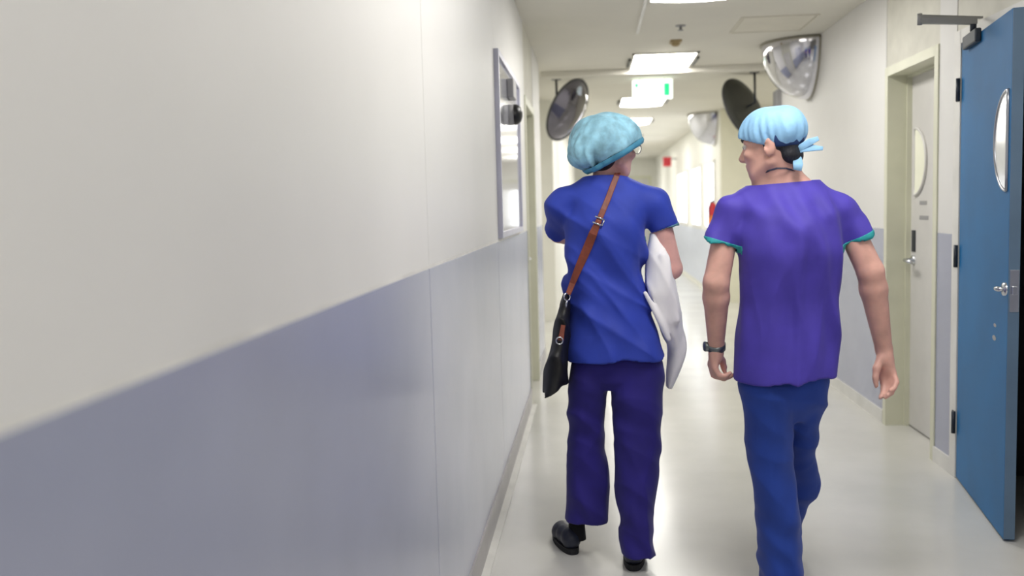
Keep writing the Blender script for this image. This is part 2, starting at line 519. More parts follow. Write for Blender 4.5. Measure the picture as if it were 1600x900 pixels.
# end doors
d4 = empty('door_4', (0.66, Y1, 0), 'pair of white doors with glazed panels in the far end wall', kind='structure')
obj('frame', boxes([((-0.35, Y1-0.04, 0), (-0.27, Y1, 2.2)), ((1.59, Y1-0.04, 0), (1.67, Y1, 2.2)), ((-0.27, Y1-0.04, 2.12), (1.59, Y1, 2.2))]), 'cream_frame', d4)
for x0 in (-0.27, 0.665):
    lf = obj('leaf', box((x0+0.004, Y1-0.03, 0.01), (x0+0.921, Y1-0.002, 2.12), 0.003), 'door_white', d4)
    obj('glazed_panel', box((x0+0.25, Y1-0.036, 0.9), (x0+0.68, Y1-0.028, 1.9)), 'bright_pane', lf)
    obj('push_bar', tube([(x0+0.12, Y1-0.07, 1.05), (x0+0.8, Y1-0.07, 1.05)], 0.015, 10), 'steel', lf, True)

# ------------------------------------------------------------------ ceiling lights
def ceiling_light(y, label, group='ceiling light panels along the corridor', x=0.66, hx=0.285, hy=0.49):
    t = empty('ceiling_light', (x, y, CEIL), label, 'light', group)
    obj('housing', boxes([((x-hx, y-hy, CEIL-0.014), (x-hx+0.02, y+hy, CEIL)), ((x+hx-0.02, y-hy, CEIL-0.014), (x+hx, y+hy, CEIL)),
                          ((x-hx, y-hy, CEIL-0.014), (x+hx, y-hy+0.02, CEIL)), ((x-hx, y+hy-0.02, CEIL-0.014), (x+hx, y+hy, CEIL))]), 'lamp_body', t)
    bm = bmesh.new()
    n = 8
    rows = []
    for i in range(n+1):
        a = -1+2*i/n
        rows.append([bm.verts.new((x+a*(hx-0.022), yy, CEIL-0.012-0.012*(1-a*a))) for yy in (y-hy+0.022, y+hy-0.022)])
    for p, q in zip(rows, rows[1:]):
        bm.faces.new((p[0], p[1], q[1], q[0]))
    obj('diffuser', bm_mesh(bm), 'diffuser', t, True)
    for s in (-1, 1):
        obj('end_clip', box((x+s*(hx+0.001), y-0.22, CEIL-0.02), (x+s*(hx+0.028), y+0.22, CEIL-0.001), 0.003), 'lamp_end', t)
    return t


ceiling_light(8.87, 'rectangular ceiling light panel just before the shallow beam and the exit sign')
ceiling_light(5.76, 'rectangular ceiling light panel above the two people, beside the thin white ceiling strip')
ceiling_light(12.2, 'rectangular ceiling light panel partly behind the hanging exit sign')
for y, lb in ((15.05, 'ceiling light panel level with the distant small dome mirror'), (18.2, 'ceiling light panel between the distant dome mirror and the red hanging sign'),
              (21.3, 'ceiling light panel just past the red hanging sign'), (24.4, 'last ceiling light panel before the doors in the end wall')):
    ceiling_light(y, lb)
ceiling_light(2.6, 'ceiling light panel behind the two people, before the blue door')
ceiling_light(-0.6, 'unseen ceiling light panel added to brighten the near end of the bare wall')  # unseen panel, added to raise the light on the near stretch
for x, lb in ((-2.2, 'ceiling light panel just inside the bright side passage past the cream framed door'), (-4.6, 'ceiling light panel deep in the bright side passage past the cream framed door')):
    ceiling_light(10.2, lb, x=x)
for x, lb in ((3.9, 'ceiling light panel just inside the side passage behind the round mirror back'), (6.2, 'ceiling light panel deep in the side passage behind the round mirror back')):
    ceiling_light(11.6, lb, x=x)

# ------------------------------------------------------------------ exit sign
SY = 10.0
es = empty('exit_sign', (0.645, SY, CEIL), 'white box exit sign with green pictogram hanging from the ceiling', 'sign')
obj('housing', box((0.44, SY, 2.50), (0.85, SY+0.09, 2.695), 0.006), 'sign_white', es)
for x in (0.52, 0.77):
    obj('hanger', tube([(x, SY+0.045, 2.69), (x, SY+0.045, CEIL)], 0.006, 8), 'grey_metal', es)
obj('pictogram_panel', box((0.762, SY-0.004, 2.528), (0.818, SY, 2.652), 0.002), 'sign_green', es)
bm = bmesh.new()
v = [bm.verts.new(p) for p in ((0.462, SY-0.003, 2.655), (0.502, SY-0.003, 2.655), (0.482, SY-0.003, 2.605), (0.462, SY, 2.655), (0.502, SY, 2.655), (0.482, SY, 2.605))]
for q in ((0, 1, 2), (3, 5, 4), (0, 3, 4, 1), (1, 4, 5, 2), (2, 5, 3, 0)):
    bm.faces.new([v[i] for i in q])
obj('arrow_mark', bm_mesh(bm), 'sign_green', es)

# ------------------------------------------------------------------ mirrors
def round_mirror(c, n, R, label, back_spokes):
    n = Vector(n).normalized()
    c = Vector(c)
    t = empty('convex_mirror', c, label, 'mirror', None)
    prof = [(R*math.sin(a)/math.sin(0.7), 0.10*(math.cos(a)-math.cos(0.7))/(1-math.cos(0.7))) for a in [0.7*(1-i/10) for i in range(11)]]
    prof[-1] = (0, prof[-1][1])
    obj('mirror_face', lathe(prof, c, n, 48), 'mirror_face', t, True)
    bk = [(R, 0.0), (R*0.97, -0.018), (R*0.7, -0.035), (R*0.25, -0.042), (0, -0.042)]
    obj('back_shell', lathe(bk, c, n, 48), 'mirror_back', t, True)
    x, y, _ = frame_from(n)
    obj('rim', tube([c+(x*math.cos(a)+y*math.sin(a))*R for a in [2*math.pi*i/48 for i in range(48)]], 0.012, 8, closed=True), 'mirror_rim', t, True)
    k = c-n*0.042
    e = Vector((k.x-n.x*0.10, k.y-n.y*0.06, CEIL))
    obj('bracket', tube([k, k-n*0.10, e], 0.012, 10), 'dark_metal', t, True)
    obj('ceiling_plate', lathe([(0, 0), (0.05, 0), (0.05, -0.012), (0, -0.012)], e, (0, 0, 1), 20), 'dark_metal', t)
    return t


round_mirror(at(887, 172, 9.75), (0.78, -0.44, -0.45), 0.325, 'round convex mirror with dark reflections hanging above the puffy teal cap', False)
round_mirror(at(1162, 170, 9.9), (-0.70, 0.62, -0.36), 0.325, 'round mirror seen from its dark grey back, above the light blue cap', True)


def dome(y, R, label):
    t = empty('dome_mirror', (XR, y, CEIL), label, 'mirror', None)
    # quarter-sphere bulging from the wall and ceiling corner
    bm = bmesh.new()
    o = Vector((XR-0.01, y, CEIL-0.015))
    na, nb = 24, 14
    vs = []
    for j in range(nb+1):
        ph = math.pi/2*j/nb
        row = []
        for i in range(na+1):
            th = math.pi*i/na
            rr = R*math.sin(ph)
            row.append(bm.verts.new(o+Vector((-rr*math.sin(th)*0.95, -rr*math.cos(th), -R*math.cos(ph)*1.12))))
        vs.append(row)
    for p, q in zip(vs, vs[1:]):
        for i in range(na):
            bm.faces.new((p[i], p[i+1], q[i+1], q[i]))
    bmesh.ops.remove_doubles(bm, verts=bm.verts, dist=1e-5)
    obj('mirror_shell', bm_mesh(bm), 'dome_mirror', t, True)
    top = [o+Vector((-R*0.95*math.sin(math.pi*i/24), -R*math.cos(math.pi*i/24), 0.003)) for i in range(25)]
    obj('rim', tube(top, 0.011, 8), 'dome_rim', t, True)
    side = [o+Vector((0.0, -R*math.cos(math.pi*i/24), -R*1.12*math.sin(math.pi*i/24))) for i in range(25)]
    obj('rim', tube(side, 0.009, 8), 'dome_rim', t, True)
    return t


dome(8.15, 0.40, 'silver quarter dome mirror in the ceiling corner near the white door')
dome(14.25, 0.40, 'small distant silver quarter dome mirror past the crossing, in the ceiling corner')

# ------------------------------------------------------------------ ceiling bits
t = empty('smoke_detector', (0.69, 7.81, CEIL), 'small tan square detector on the ceiling before the light panel', 'detector')
obj('base', box((0.645, 7.74, CEIL-0.018), (0.735, 7.86, CEIL), 0.004), 'brown_plastic', t)
obj('sensor', lathe([(0.036, 0), (0.034, -0.016), (0.02, -0.026), (0, -0.028)], (0.69, 7.80, CEIL-0.018), (0, 0, 1), 24), 'brown_plastic', t, True)
t = empty('sprinkler', (0.67, 7.15, CEIL), 'small grey sprinkler head on the ceiling next to the tan detector', 'sprinkler')
obj('escutcheon', lathe([(0, -0.008), (0.034, -0.008), (0.04, 0)], (0.67, 7.15, CEIL), (0, 0, 1), 24), 'grey_plastic', t, True)
obj('nozzle', lathe([(0.012, -0.008), (0.01, -0.03), (0.022, -0.034), (0.022, -0.037), (0, -0.037)], (0.67, 7.15, CEIL), (0, 0, 1), 20), 'grey_metal', t, True)
t = empty('access_hatch', (1.34, 7.22, CEIL), 'flush square access hatch in the ceiling near the dome mirror', 'hatch')
obj('hatch_frame', boxes([((1.075, 6.925, CEIL-0.008), (1.09, 7.535, CEIL)), ((1.60, 6.925, CEIL-0.008), (1.615, 7.535, CEIL)),
                          ((1.09, 6.925, CEIL-0.008), (1.60, 6.94, CEIL)), ((1.09, 7.52, CEIL-0.008), (1.60, 7.535, CEIL))]), 'ceiling_hatch', t)
obj('hatch_panel', box((1.096, 6.946, CEIL-0.006), (1.594, 7.514, CEIL), 0.001), 'ceiling_hatch', t)
t = tag(obj('wall_box', box((XR-0.05, 9.30, 2.28), (XR, 9.5, 2.47), 0.006), 'grey_plastic'), 'small grey box high at the end of the wall beside the round mirror back', 'box')

# ------------------------------------------------------------------ left wall: board, box, bell
b0, b1, z0, z1 = 4.65, 6.03, 1.27, 2.19
t = empty('notice_board', (XL, (b0+b1)/2, z0), 'glossy glass fronted board in a slim grey frame on the wall', 'board')
obj('glass', box((XL+0.005, b0+0.03, z0+0.03), (XL+0.016, b1-0.03, z1-0.03)), 'board_glass', t)
for lo, hi in (((b0, z0), (b0+0.035, z1)), ((b1-0.035, z0), (b1, z1)), ((b0+0.035, z0), (b1-0.035, z0+0.03)), ((b0+0.035, z1-0.03), (b1-0.035, z1))):
    obj('frame_bar', box((XL+0.004, lo[0], lo[1]), (XL+0.028, hi[0], hi[1]), 0.002), 'board_frame', t)
t = tag(obj('grey_box', box((XL+0.0165, 5.22, 2.02), (XL+0.052, 5.42, 2.12), 0.006), 'grey_plastic'), 'small grey box mounted on the glass board above the black bell', 'box')  # plain grey block set on the board face
t = empty('alarm_bell', (XL+0.016, 5.34, 1.935), 'small black round bell on the glass board', 'bell')
obj('mount_ring', lathe([(0, 0.028), (0.056, 0.028), (0.058, 0)], (XL+0.0168, 5.34, 1.935), (1, 0, 0), 28), 'grey_plastic', t, True)
obj('gong', lathe([(0.058, 0.03), (0.056, 0.045), (0.04, 0.064), (0.016, 0.073), (0, 0.074)], (XL+0.016, 5.34, 1.935), (1, 0, 0), 28), 'black_plastic', t, True)

# ------------------------------------------------------------------ far bits on the right wall
t = empty('fire_extinguisher', (1.72, 14.1, 0.95), 'small red extinguisher with orange band on the far wall past the crossing', 'extinguisher')
c0 = (1.735, 13.95, 1.08)
obj('cylinder', lathe([(0, 0), (0.055, 0), (0.062, 0.02), (0.062, 0.27), (0.045, 0.32), (0.02, 0.335), (0, 0.335)], c0, (0, 0, 1), 20), 'red_plastic', t, True)
obj('label_band', lathe([(0.0635, 0.05), (0.0635, 0.15)], c0, (0, 0, 1), 20), 'orange_plastic', t, True)
obj('valve', lathe([(0.018, 0.335), (0.018, 0.37), (0, 0.37)], c0, (0, 0, 1), 12), 'dark_metal', t, True)
obj('hose', tube([(1.735, 13.95, 1.43), (1.70, 13.91, 1.42), (1.675, 13.9, 1.34), (1.675, 13.9, 1.2)], 0.009, 8), 'black_plastic', t, True)
obj('wall_bracket', box((1.78, 13.92, 1.2), (XR-0.008, 13.98, 1.3)), 'dark_metal', t)
t = empty('hanging_sign', (1.6, 20.45, 2.3), 'small red sign sticking out from the far wall', 'sign')
obj('sign_plate', box((1.52, 20.44, 2.20), (1.69, 20.46, 2.40), 0.003), 'red_plastic', t)
obj('sign_arm', tube([(1.69, 20.45, 2.36), (XR-0.008, 20.45, 2.36)], 0.012, 8), 'grey_metal', t)


# ------------------------------------------------------------------ implicit surface modelling
class Field:
    def __init__(s, lo, hi, h):
        s.h = h
        s.lo = np.array(lo, float)
        n = np.ceil((np.array(hi)-s.lo)/h).astype(int)+1
        s.n = n
        s.ax = [s.lo[i]+h*np.arange(n[i]) for i in range(3)]
        s.v = np.full(n, 0.08, np.float32)

    def sub(s, lo, hi):
        i0 = np.clip(np.floor((np.array(lo)-s.lo)/s.h).astype(int), 0, s.n-1)
        i1 = np.clip(np.ceil((np.array(hi)-s.lo)/s.h).astype(int)+1, 1, s.n)
        sl = tuple(slice(a, b) for a, b in zip(i0, i1))
        X = s.ax[0][sl[0]][:, None, None]
        Y = s.ax[1][sl[1]][None, :, None]
        Z = s.ax[2][sl[2]][None, None, :]
        return sl, X, Y, Z

    def add(s, prim, k=0.0, cut=False):
        lo, hi = prim.bb
        m = 0.03+k
        sl, X, Y, Z = s.sub(np.array(lo)-m, np.array(hi)+m)
        if min(b.stop-b.start for b in sl) <= 0:
            return
        d = prim(X, Y, Z)
        a = s.v[sl]
        if cut:
            s.v[sl] = np.maximum(a, -d)
            return
        if k > 0:
            t = np.clip(0.5+0.5*(a-d)/k, 0, 1)
            s.v[sl] = a*(1-t)+d*t-k*t*(1-t)
        else:
            s.v[sl] = np.minimum(a, d)

    def displace(s, fn):
        sl, X, Y, Z = s.sub(s.lo, s.lo+s.h*s.n)
        m = np.abs(s.v) < 0.04
        XX, YY, ZZ = np.broadcast_arrays(X, Y, Z)
        s.v[m] += fn(XX[m], YY[m], ZZ[m]).astype(np.float32)

    def mesh(s, name):
        v = s.v
        h = s.h
        ins = v < 0
        nx, ny, nz = v.shape
        cnt = np.zeros((nx-1, ny-1, nz-1), np.uint8)
        corners = [(i, j, k) for i in (0, 1) for j in (0, 1) for k in (0, 1)]
        cs = {c: (slice(c[0], nx-1+c[0]), slice(c[1], ny-1+c[1]), slice(c[2], nz-1+c[2])) for c in corners}
        for c in corners:
            cnt += ins[cs[c]]
        act = np.argwhere((cnt > 0) & (cnt < 8))
        idx = np.full(cnt.shape, -1, np.int32)
        idx[act[:, 0], act[:, 1], act[:, 2]] = np.arange(len(act))
        acc = np.zeros((len(act), 3))
        num = np.zeros(len(act))
        for c in corners:
            for axn in range(3):
                if c[axn]:
                    continue
                e = list(c)
                e[axn] = 1
                a = v[act[:, 0]+c[0], act[:, 1]+c[1], act[:, 2]+c[2]]
                b = v[act[:, 0]+e[0], act[:, 1]+e[1], act[:, 2]+e[2]]
                m = (a < 0) != (b < 0)
                t = np.where(m, a/np.where(m, a-b, 1), 0)
                p = np.tile(np.array(c, float), (len(act), 1))
                p[:, axn] += t
                acc[m] += p[m]
                num[m] += 1
        P = (act+acc/num[:, None])*h+s.lo
        quads = []
        for axn in range(3):
            o1, o2 = (axn+1) % 3, (axn+2) % 3
            A = ins
            sa = [slice(None)]*3
            sb = [slice(None)]*3
            sa[axn] = slice(0, -1)
            sb[axn] = slice(1, None)
            ch = A[tuple(sa)] != A[tuple(sb)]
            ed = np.argwhere(ch)
            ok = (ed[:, o1] > 0) & (ed[:, o2] > 0) & (ed[:, o1] < v.shape[o1]-1) & (ed[:, o2] < v.shape[o2]-1)
            ed = ed[ok]
            inside0 = ins[ed[:, 0], ed[:, 1], ed[:, 2]]
            q = []
            for d1, d2 in ((-1, -1), (0, -1), (0, 0), (-1, 0)):
                c = ed.copy()
                c[:, o1] += d1
                c[:, o2] += d2
                q.append(idx[c[:, 0], c[:, 1], c[:, 2]])
            q = np.stack(q, 1)
            q[~inside0] = q[~inside0][:, ::-1]
            quads.append(q)
        Q = np.concatenate(quads)
        Q = Q[(Q >= 0).all(1)]
        return P, Q


def to_mesh(P, Q, name='mesh'):
    me = bpy.data.meshes.new(name)
    me.vertices.add(len(P))
    me.vertices.foreach_set('co', np.asarray(P, np.float32).ravel())
    me.loops.add(len(Q)*4)
    me.loops.foreach_set('vertex_index', Q.astype(np.int32).ravel())
    me.polygons.add(len(Q))
    me.polygons.foreach_set('loop_start', (np.arange(len(Q))*4).astype(np.int32))
    me.polygons.foreach_set('use_smooth', np.ones(len(Q), bool))
    me.update(calc_edges=True)
    me.validate()
    return me


def relax(P, Q, it=2, lam=0.5):
    P = P.copy()
    e = np.concatenate([Q[:, [0, 1]], Q[:, [1, 2]], Q[:, [2, 3]], Q[:, [3, 0]]])
    deg = np.bincount(e.ravel(), minlength=len(P)).astype(float)
    deg[deg == 0] = 1
    for _ in range(it):
        S = np.zeros_like(P)
        for c in range(3):
            S[:, c] = np.bincount(e[:, 0], P[e[:, 1], c], len(P))+np.bincount(e[:, 1], P[e[:, 0], c], len(P))
        P = P+lam*(S/deg[:, None]-P)
    return P


class Prim:
    pass


def cone(a, b, ra, rb, plane=None):
    """round cone; plane=(point, normal) keeps the side opposite to the normal"""
    a, b = np.array(a, float), np.array(b, float)
    ab = b-a
    L2 = ab@ab+1e-12
    p = Prim()
    R = max(ra, rb)
    p.bb = (np.minimum(a, b)-R, np.maximum(a, b)+R)

    def f(X, Y, Z):
        t = np.clip(((X-a[0])*ab[0]+(Y-a[1])*ab[1]+(Z-a[2])*ab[2])/L2, 0, 1)
        d = np.sqrt((X-a[0]-t*ab[0])**2+(Y-a[1]-t*ab[1])**2+(Z-a[2]-t*ab[2])**2)-(ra+(rb-ra)*t)
        if plane is not None:
            for q, n in ([plane] if not isinstance(plane, list) else plane):
                d = np.maximum(d, (X-q[0])*n[0]+(Y-q[1])*n[1]+(Z-q[2])*n[2])
        return d
    Prim_call(p, f)
    return p


def Prim_call(p, f):
    p.f = f


Prim.__call__ = lambda s, X, Y, Z: s.f(X, Y, Z)


def ell(c, r, M=None, plane=None):
    """ellipsoid; M columns = local axes in the world"""
    c = np.array(c, float)
    r = np.array(r, float)
    M = np.eye(3) if M is None else np.array(M)
    p = Prim()
    ext = np.sqrt(((M*r)**2).sum(1))
    p.bb = (c-ext, c+ext)

    def f(X, Y, Z):
        dx, dy, dz = X-c[0], Y-c[1], Z-c[2]
        q = [(dx*M[0, i]+dy*M[1, i]+dz*M[2, i])/r[i] for i in range(3)]
        k0 = np.sqrt(q[0]**2+q[1]**2+q[2]**2)
        k1 = np.sqrt((q[0]/r[0])**2+(q[1]/r[1])**2+(q[2]/r[2])**2)+1e-9
        d = k0*(k0-1)/k1
        if plane is not None:
            for q_, n in ([plane] if not isinstance(plane, list) else plane):
                d = np.maximum(d, (X-q_[0])*n[0]+(Y-q_[1])*n[1]+(Z-q_[2])*n[2])
        return d
    Prim_call(p, f)
    return p


def loft(sec, n=2.3, smooth=2, planes=None, grow=0.0):
    """sec: rows (z, cx, cy, a, b), a stack of rounded horizontal sections"""
    S = np.array(sorted(sec, key=lambda r: r[0]), float)
    zs = np.linspace(S[0, 0], S[-1, 0], 160)
    T = np.stack([np.interp(zs, S[:, 0], S[:, i]) for i in range(1, 5)], 1)
    ker = np.exp(-0.5*(np.arange(-12, 13)/4.0)**2)
    ker /= ker.sum()
    Tp = np.pad(T, ((12, 12), (0, 0)), mode='edge')
    T = np.stack([np.convolve(Tp[:, i], ker, mode='valid') for i in range(4)], 1)
    T[:, 2:] += grow
    p = Prim()
    p.bb = (np.array([(T[:, 0]-T[:, 2]).min(), (T[:, 1]-T[:, 3]).min(), zs[0]]), np.array([(T[:, 0]+T[:, 2]).max(), (T[:, 1]+T[:, 3]).max(), zs[-1]]))

    def f(X, Y, Z):
        zz = Z.ravel()
        cx, cy, a, b = [np.interp(zz, zs, T[:, i])[None, None, :] for i in range(4)]
        u = np.abs((X-cx)/a)
        v = np.abs((Y-cy)/b)
        d = ((u**n+v**n)**(1/n)-1)*np.minimum(a, b)
        d = np.maximum(d, np.maximum(Z-zs[-1], zs[0]-Z))
        for q, nn in (planes or []):
            d = np.maximum(d, (X-q[0])*nn[0]+(Y-q[1])*nn[1]+(Z-q[2])*nn[2])
        return d
    Prim_call(p, f)
    return p


def rows(base, lst, pick=None):
    """(py, left px, right px, dy, half depth) -> loft sections"""
    out = []
    for y, l, r, dy, b in lst:
        L, R = at(l, y, base+dy), at(r, y, base+dy)
        out.append(((L[2]+R[2])/2, (L[0]+R[0])/2, base+dy, (R[0]-L[0])/2, b))
    return out


def waves(seed, main, n=5, lam=(0.09, 0.24), spread=0.3, amp=0.005, warp=0.035):
    """cloth folds: soft plane waves roughly across the vector main, a few of them creased"""
    rng = np.random.RandomState(seed)
    ks = []
    main = np.array(main, float)
    for i in range(n):
        d = main+rng.normal(0, spread, 3)
        d /= np.linalg.norm(d)
        L = rng.uniform(*lam)
        ks.append((d*2*math.pi/L, rng.uniform(0, 6.28), rng.uniform(0.6, 1)*L/lam[1], rng.normal(0, 1, 3), rng.uniform(0, 6.28), i % 2))

    def f(X, Y, Z):
        s = np.zeros_like(X)
        wx = warp*np.sin(7*Z+5*X+seed)+warp*0.5*np.sin(13*Z-9*Y+5*X)
        wz = warp*np.sin(8*X+6*Z+2*seed)
        for k, ph, a, m, p2, cr in ks:
            u = k[0]*(X+wx)+k[1]*Y+k[2]*(Z+wz)+ph
            mod = np.clip(0.45+0.75*np.sin(5*(m[0]*X+m[1]*Y+m[2]*Z)+p2), 0, 1)
            s += a*mod*((1-np.abs(np.sin(u*0.5)))**1.5*1.5-0.5 if cr else 0.7*np.sin(u))
        return -amp*s
    return f


def open_faces(P, Q, planes, tol=0.004):
    """drop the flat faces that close a garment at the given (point, normal, radius) openings"""
    C = P[Q].mean(1)
    e1 = P[Q[:, 2]]-P[Q[:, 0]]
    e2 = P[Q[:, 3]]-P[Q[:, 1]]
    N = np.cross(e1, e2)
    N /= np.linalg.norm(N, axis=1)[:, None]+1e-12
    keep = np.ones(len(Q), bool)
    for q, n, rad in planes:
        q, n = np.array(q), np.array(n)/np.linalg.norm(n)
        d = (C-q)@n
        keep &= ~((np.abs(d) < tol) & (np.abs(N@n) > 0.75) & (np.linalg.norm(C-q, axis=1) < rad))
    Q = Q[keep]
    used = np.unique(Q)
    mp = np.full(len(P), -1)
    mp[used] = np.arange(len(used))
    return P[used], mp[Q]


def cut_above(P, Q, q, n):
    """clean planar cut: everything beyond the plane goes"""
    me = to_mesh(P, Q)
    bm = bmesh.new()
    bm.from_mesh(me)
    bpy.data.meshes.remove(me)
    bmesh.ops.bisect_plane(bm, geom=bm.verts[:]+bm.edges[:]+bm.faces[:], plane_co=Vector(q), plane_no=Vector(n), clear_outer=True)
    me = bpy.data.meshes.new('mesh')
    bm.to_mesh(me)
    bm.free()
    me.polygons.foreach_set('use_smooth', [True]*len(me.polygons))
    return me


def axes(fwd, up=(0, 0, 1)):
    f = Vector(fwd).normalized()
    r = f.cross(Vector(up)).normalized()
    u = r.cross(f)
    return np.array([[r.x, f.x, u.x], [r.y, f.y, u.y], [r.z, f.z, u.z]])


def head_prims(F, c, M, s=1.0):
    """c = middle of the head at ear height, M = columns right, forward, up"""
    L = lambda x, y, z: c+M@(np.array([x, y, z])*s)
    F.add(ell(L(0, -0.012, 0.035), np.array([0.076, 0.094, 0.088])*s, M), 0.01)
    F.add(ell(L(0, 0.036, -0.03), np.array([0.061, 0.056, 0.088])*s, M), 0.03)
    F.add(ell(L(0, 0.050, -0.088), np.array([0.036, 0.034, 0.026])*s, M), 0.025)
    for q in (-1, 1):
        F.add(cone(L(q*0.056, 0.0, -0.055), L(q*0.03, 0.052, -0.09), 0.018*s, 0.016*s), 0.02)
        F.add(ell(L(q*0.042, 0.068, -0.022), np.array([0.024, 0.02, 0.018])*s, M), 0.015)
        F.add(ell(L(q*0.030, 0.092, 0.008), np.array([0.017, 0.012, 0.011])*s, M), 0.0, cut=True)
        F.add(cone(L(q*0.012, 0.087, 0.024), L(q*0.046, 0.076, 0.026), 0.008*s, 0.008*s), 0.008)
        # ear
        E_ = axes(M@np.array([q*0.35, 1, 0.1]), M@np.array([0, -0.15, 1]))
        F.add(ell(L(q*0.079, -0.012, -0.008), np.array([0.009, 0.019, 0.033])*s, E_), 0.006)
        F.add(ell(L(q*0.088, -0.004, -0.002), np.array([0.006, 0.009, 0.015])*s, E_), 0.0, cut=True)
    F.add(cone(L(0, 0.088, 0.012), L(0, 0.108, -0.028), 0.008*s, 0.012*s), 0.012)
    F.add(ell(L(0, 0.1, -0.034), np.array([0.017, 0.012, 0.009])*s, M), 0.008)
    F.add(ell(L(0, 0.086, -0.056), np.array([0.024, 0.01, 0.006])*s, M), 0.006)
    F.add(ell(L(0, 0.084, -0.068), np.array([0.021, 0.01, 0.007])*s, M), 0.006)
    return L


def hand_prims(F, chains, k=0.006):
    for pts, r0, r1 in chains:
        n = len(pts)-1
        for i in range(n):
            ra = r0+(r1-r0)*i/n
            rb = r0+(r1-r0)*(i+1)/n
            F.add(cone(pts[i], pts[i+1], ra, rb), k)


def finish(F, name, m, root, planes=None, it=2, solid=0.0):
    P, Q = F.mesh(name)
    P = relax(P, Q, it, 0.5)
    if planes:
        P, Q = open_faces(P, Q, planes, F.h*1.1)
    o = obj(name, to_mesh(P, Q, name), m, root)
    if solid:
        md = o.modifiers.new('thickness', 'SOLIDIFY')
        md.thickness = solid
        md.offset = -1
    return o


def shoe(root, heel, toe_dir, L=0.255, W=0.088, h_heel=0.09, pitch=0.0, label=None):
    """clog: upper, sole; heel = ground point at the back of the heel; pitch lifts the heel"""
    d = Vector((toe_dir[0], toe_dir[1], 0)).normalized()
    s = Vector((d.y, -d.x, 0))
    Rm = Matrix.Rotation(-pitch, 3, s) if pitch else Matrix.Identity(3)
    toe_pt = Vector(heel)+d*L*0.75

    def G(u, v, z):
        p = Vector(heel)+d*u+s*v+Vector((0, 0, z))
        if pitch:
            p = toe_pt+Rm @ (p-toe_pt)
        return np.array(p)
    h = 0.005
    ctr = np.array(Vector(heel)+d*L/2)
    F = Field(ctr-[L*0.75, L*0.75, 0.05]+[0, 0, 0.0], ctr+[L*0.75, L*0.75, 0.30], h)
    F.lo[2] = -0.02 + float(heel[2])
    F.ax[2] = F.lo[2]+h*np.arange(F.n[2])
    w_ = W/2
    F.add(cone(G(0.042, 0, 0.055), G(0.11, 0, 0.05), w_*0.82, w_*0.86), 0.0)
    F.add(cone(G(0.11, 0, 0.05), G(L-0.055, 0.004, 0.038), w_*0.86, w_*0.92), 0.015)
    F.add(cone(G(0.04, 0, 0.05), G(0.05, 0, h_heel-0.02), w_*0.78, w_*0.70), 0.012)
    F.add(ell(G(L-0.075, 0.004, 0.036), (w_*1.05, w_*1.05, 0.036)), 0.02)
    # flat underside at the sole line
    q = G(0, 0, 0.02)
    n = np.array(Rm @ Vector((0, 0, -1)))
    sl, X, Y, Z = F.sub(F.lo, F.lo+F.h*F.n)
    F.v = np.maximum(F.v, (X-q[0])*n[0]+(Y-q[1])*n[1]+(Z-q[2])*n[2]).astype(np.float32)
    u = finish(F, 'shoe', 'shoe_dark', root)
    bm = bmesh.new()
    outl = []
    for i in range(32):
        a = 2*math.pi*i/32
        uu = L/2-math.cos(a)*L/2
        ww = w_*(0.86+0.2*(uu/L)) * abs(math.sin(a))**0.7*(1 if math.sin(a) > 0 else -1)
        outl.append((uu, ww))
    top = [bm.verts.new(G(a, b, 0.024)) for a, b in outl]
    bot = [bm.verts.new(G(a, b*0.97, 0.0)) for a, b in outl]
    bm.faces.new(top)
    bm.faces.new(bot[::-1])
    for i in range(32):
        bm.faces.new((top[i], bot[i], bot[(i+1) % 32], top[(i+1) % 32]))
    obj('sole', bm_mesh(bm), 'sole_dark', u)
    return u, G


# ================================================================== the woman
WY = 3.75
Wp = lambda x, y, d=0.0: at(x, y, WY+d)
hR = np.array([*at(990, 893, 3.60)[:2], 0.0])      # heel, planted foot
hL = np.array([*at(897, 868, 3.77)[:2], 0.0])
woman = empty('person', ((hR[0]+hL[0])/2, WY, 0), 'person in royal blue scrubs and puffy teal hair cap, walking with a shoulder bag', 'person')

HW = Wp(956, 232, 0.0)
MWh = axes((math.sin(math.radians(52)), math.cos(math.radians(52)), -0.06), (0.03, 0, 1))
shL, shR = Wp(880, 318), Wp(1024, 318)
elL, elR = Wp(873, 364, 0.24), Wp(1050, 420, 0.0)
wrL, wrR = Wp(925, 385, 0.40), Wp(1012, 452, 0.24)
hipL, hipR = Wp(922, 560), Wp(988, 560)
knL, knR = Wp(918, 690, 0.06), Wp(995, 700, -0.02)
anL, anR = np.array([hL[0]+0.012, hL[1]+0.055, 0.10]), np.array([hR[0], hR[1]+0.055, 0.10])

F = Field((-0.40, 3.35, -0.01), (0.42, 4.4, 1.80), 0.0055)
Lh = head_prims(F, HW, MWh, 0.94)
F.add(cone(HW+MWh@np.array([0, -0.018, -0.03]), Wp(942, 296, 0.02), 0.047, 0.048), 0.02)
F.add(loft(rows(WY, [(285, 915, 975, 0.02, 0.055), (300, 900, 1000, 0.025, 0.072), (330, 892, 1004, 0.015, 0.09), (400, 893, 1000, 0, 0.095), (450, 896, 1000, 0, 0.085),
                     (510, 898, 1012, 0, 0.095), (545, 902, 1012, 0, 0.09)])), 0.04)
for a, b, c in ((shL, elL, wrL), (shR, elR, wrR)):
    F.add(cone(Wp(945, 304, 0.015), a, 0.042, 0.040), 0.02)
    F.add(cone(a, b, 0.044, 0.040), 0.015)
    F.add(cone(b, c, 0.040, 0.026), 0.012)
for a, b, c in ((hipL, knL, anL), (hipR, knR, anR)):
    F.add(cone(a, b, 0.066, 0.046), 0.02)
    F.add(cone(b, c, 0.044, 0.028), 0.01)
    F.add(ell(c+np.array([0, 0.035, -0.05]), (0.024, 0.06, 0.02)), 0.015)
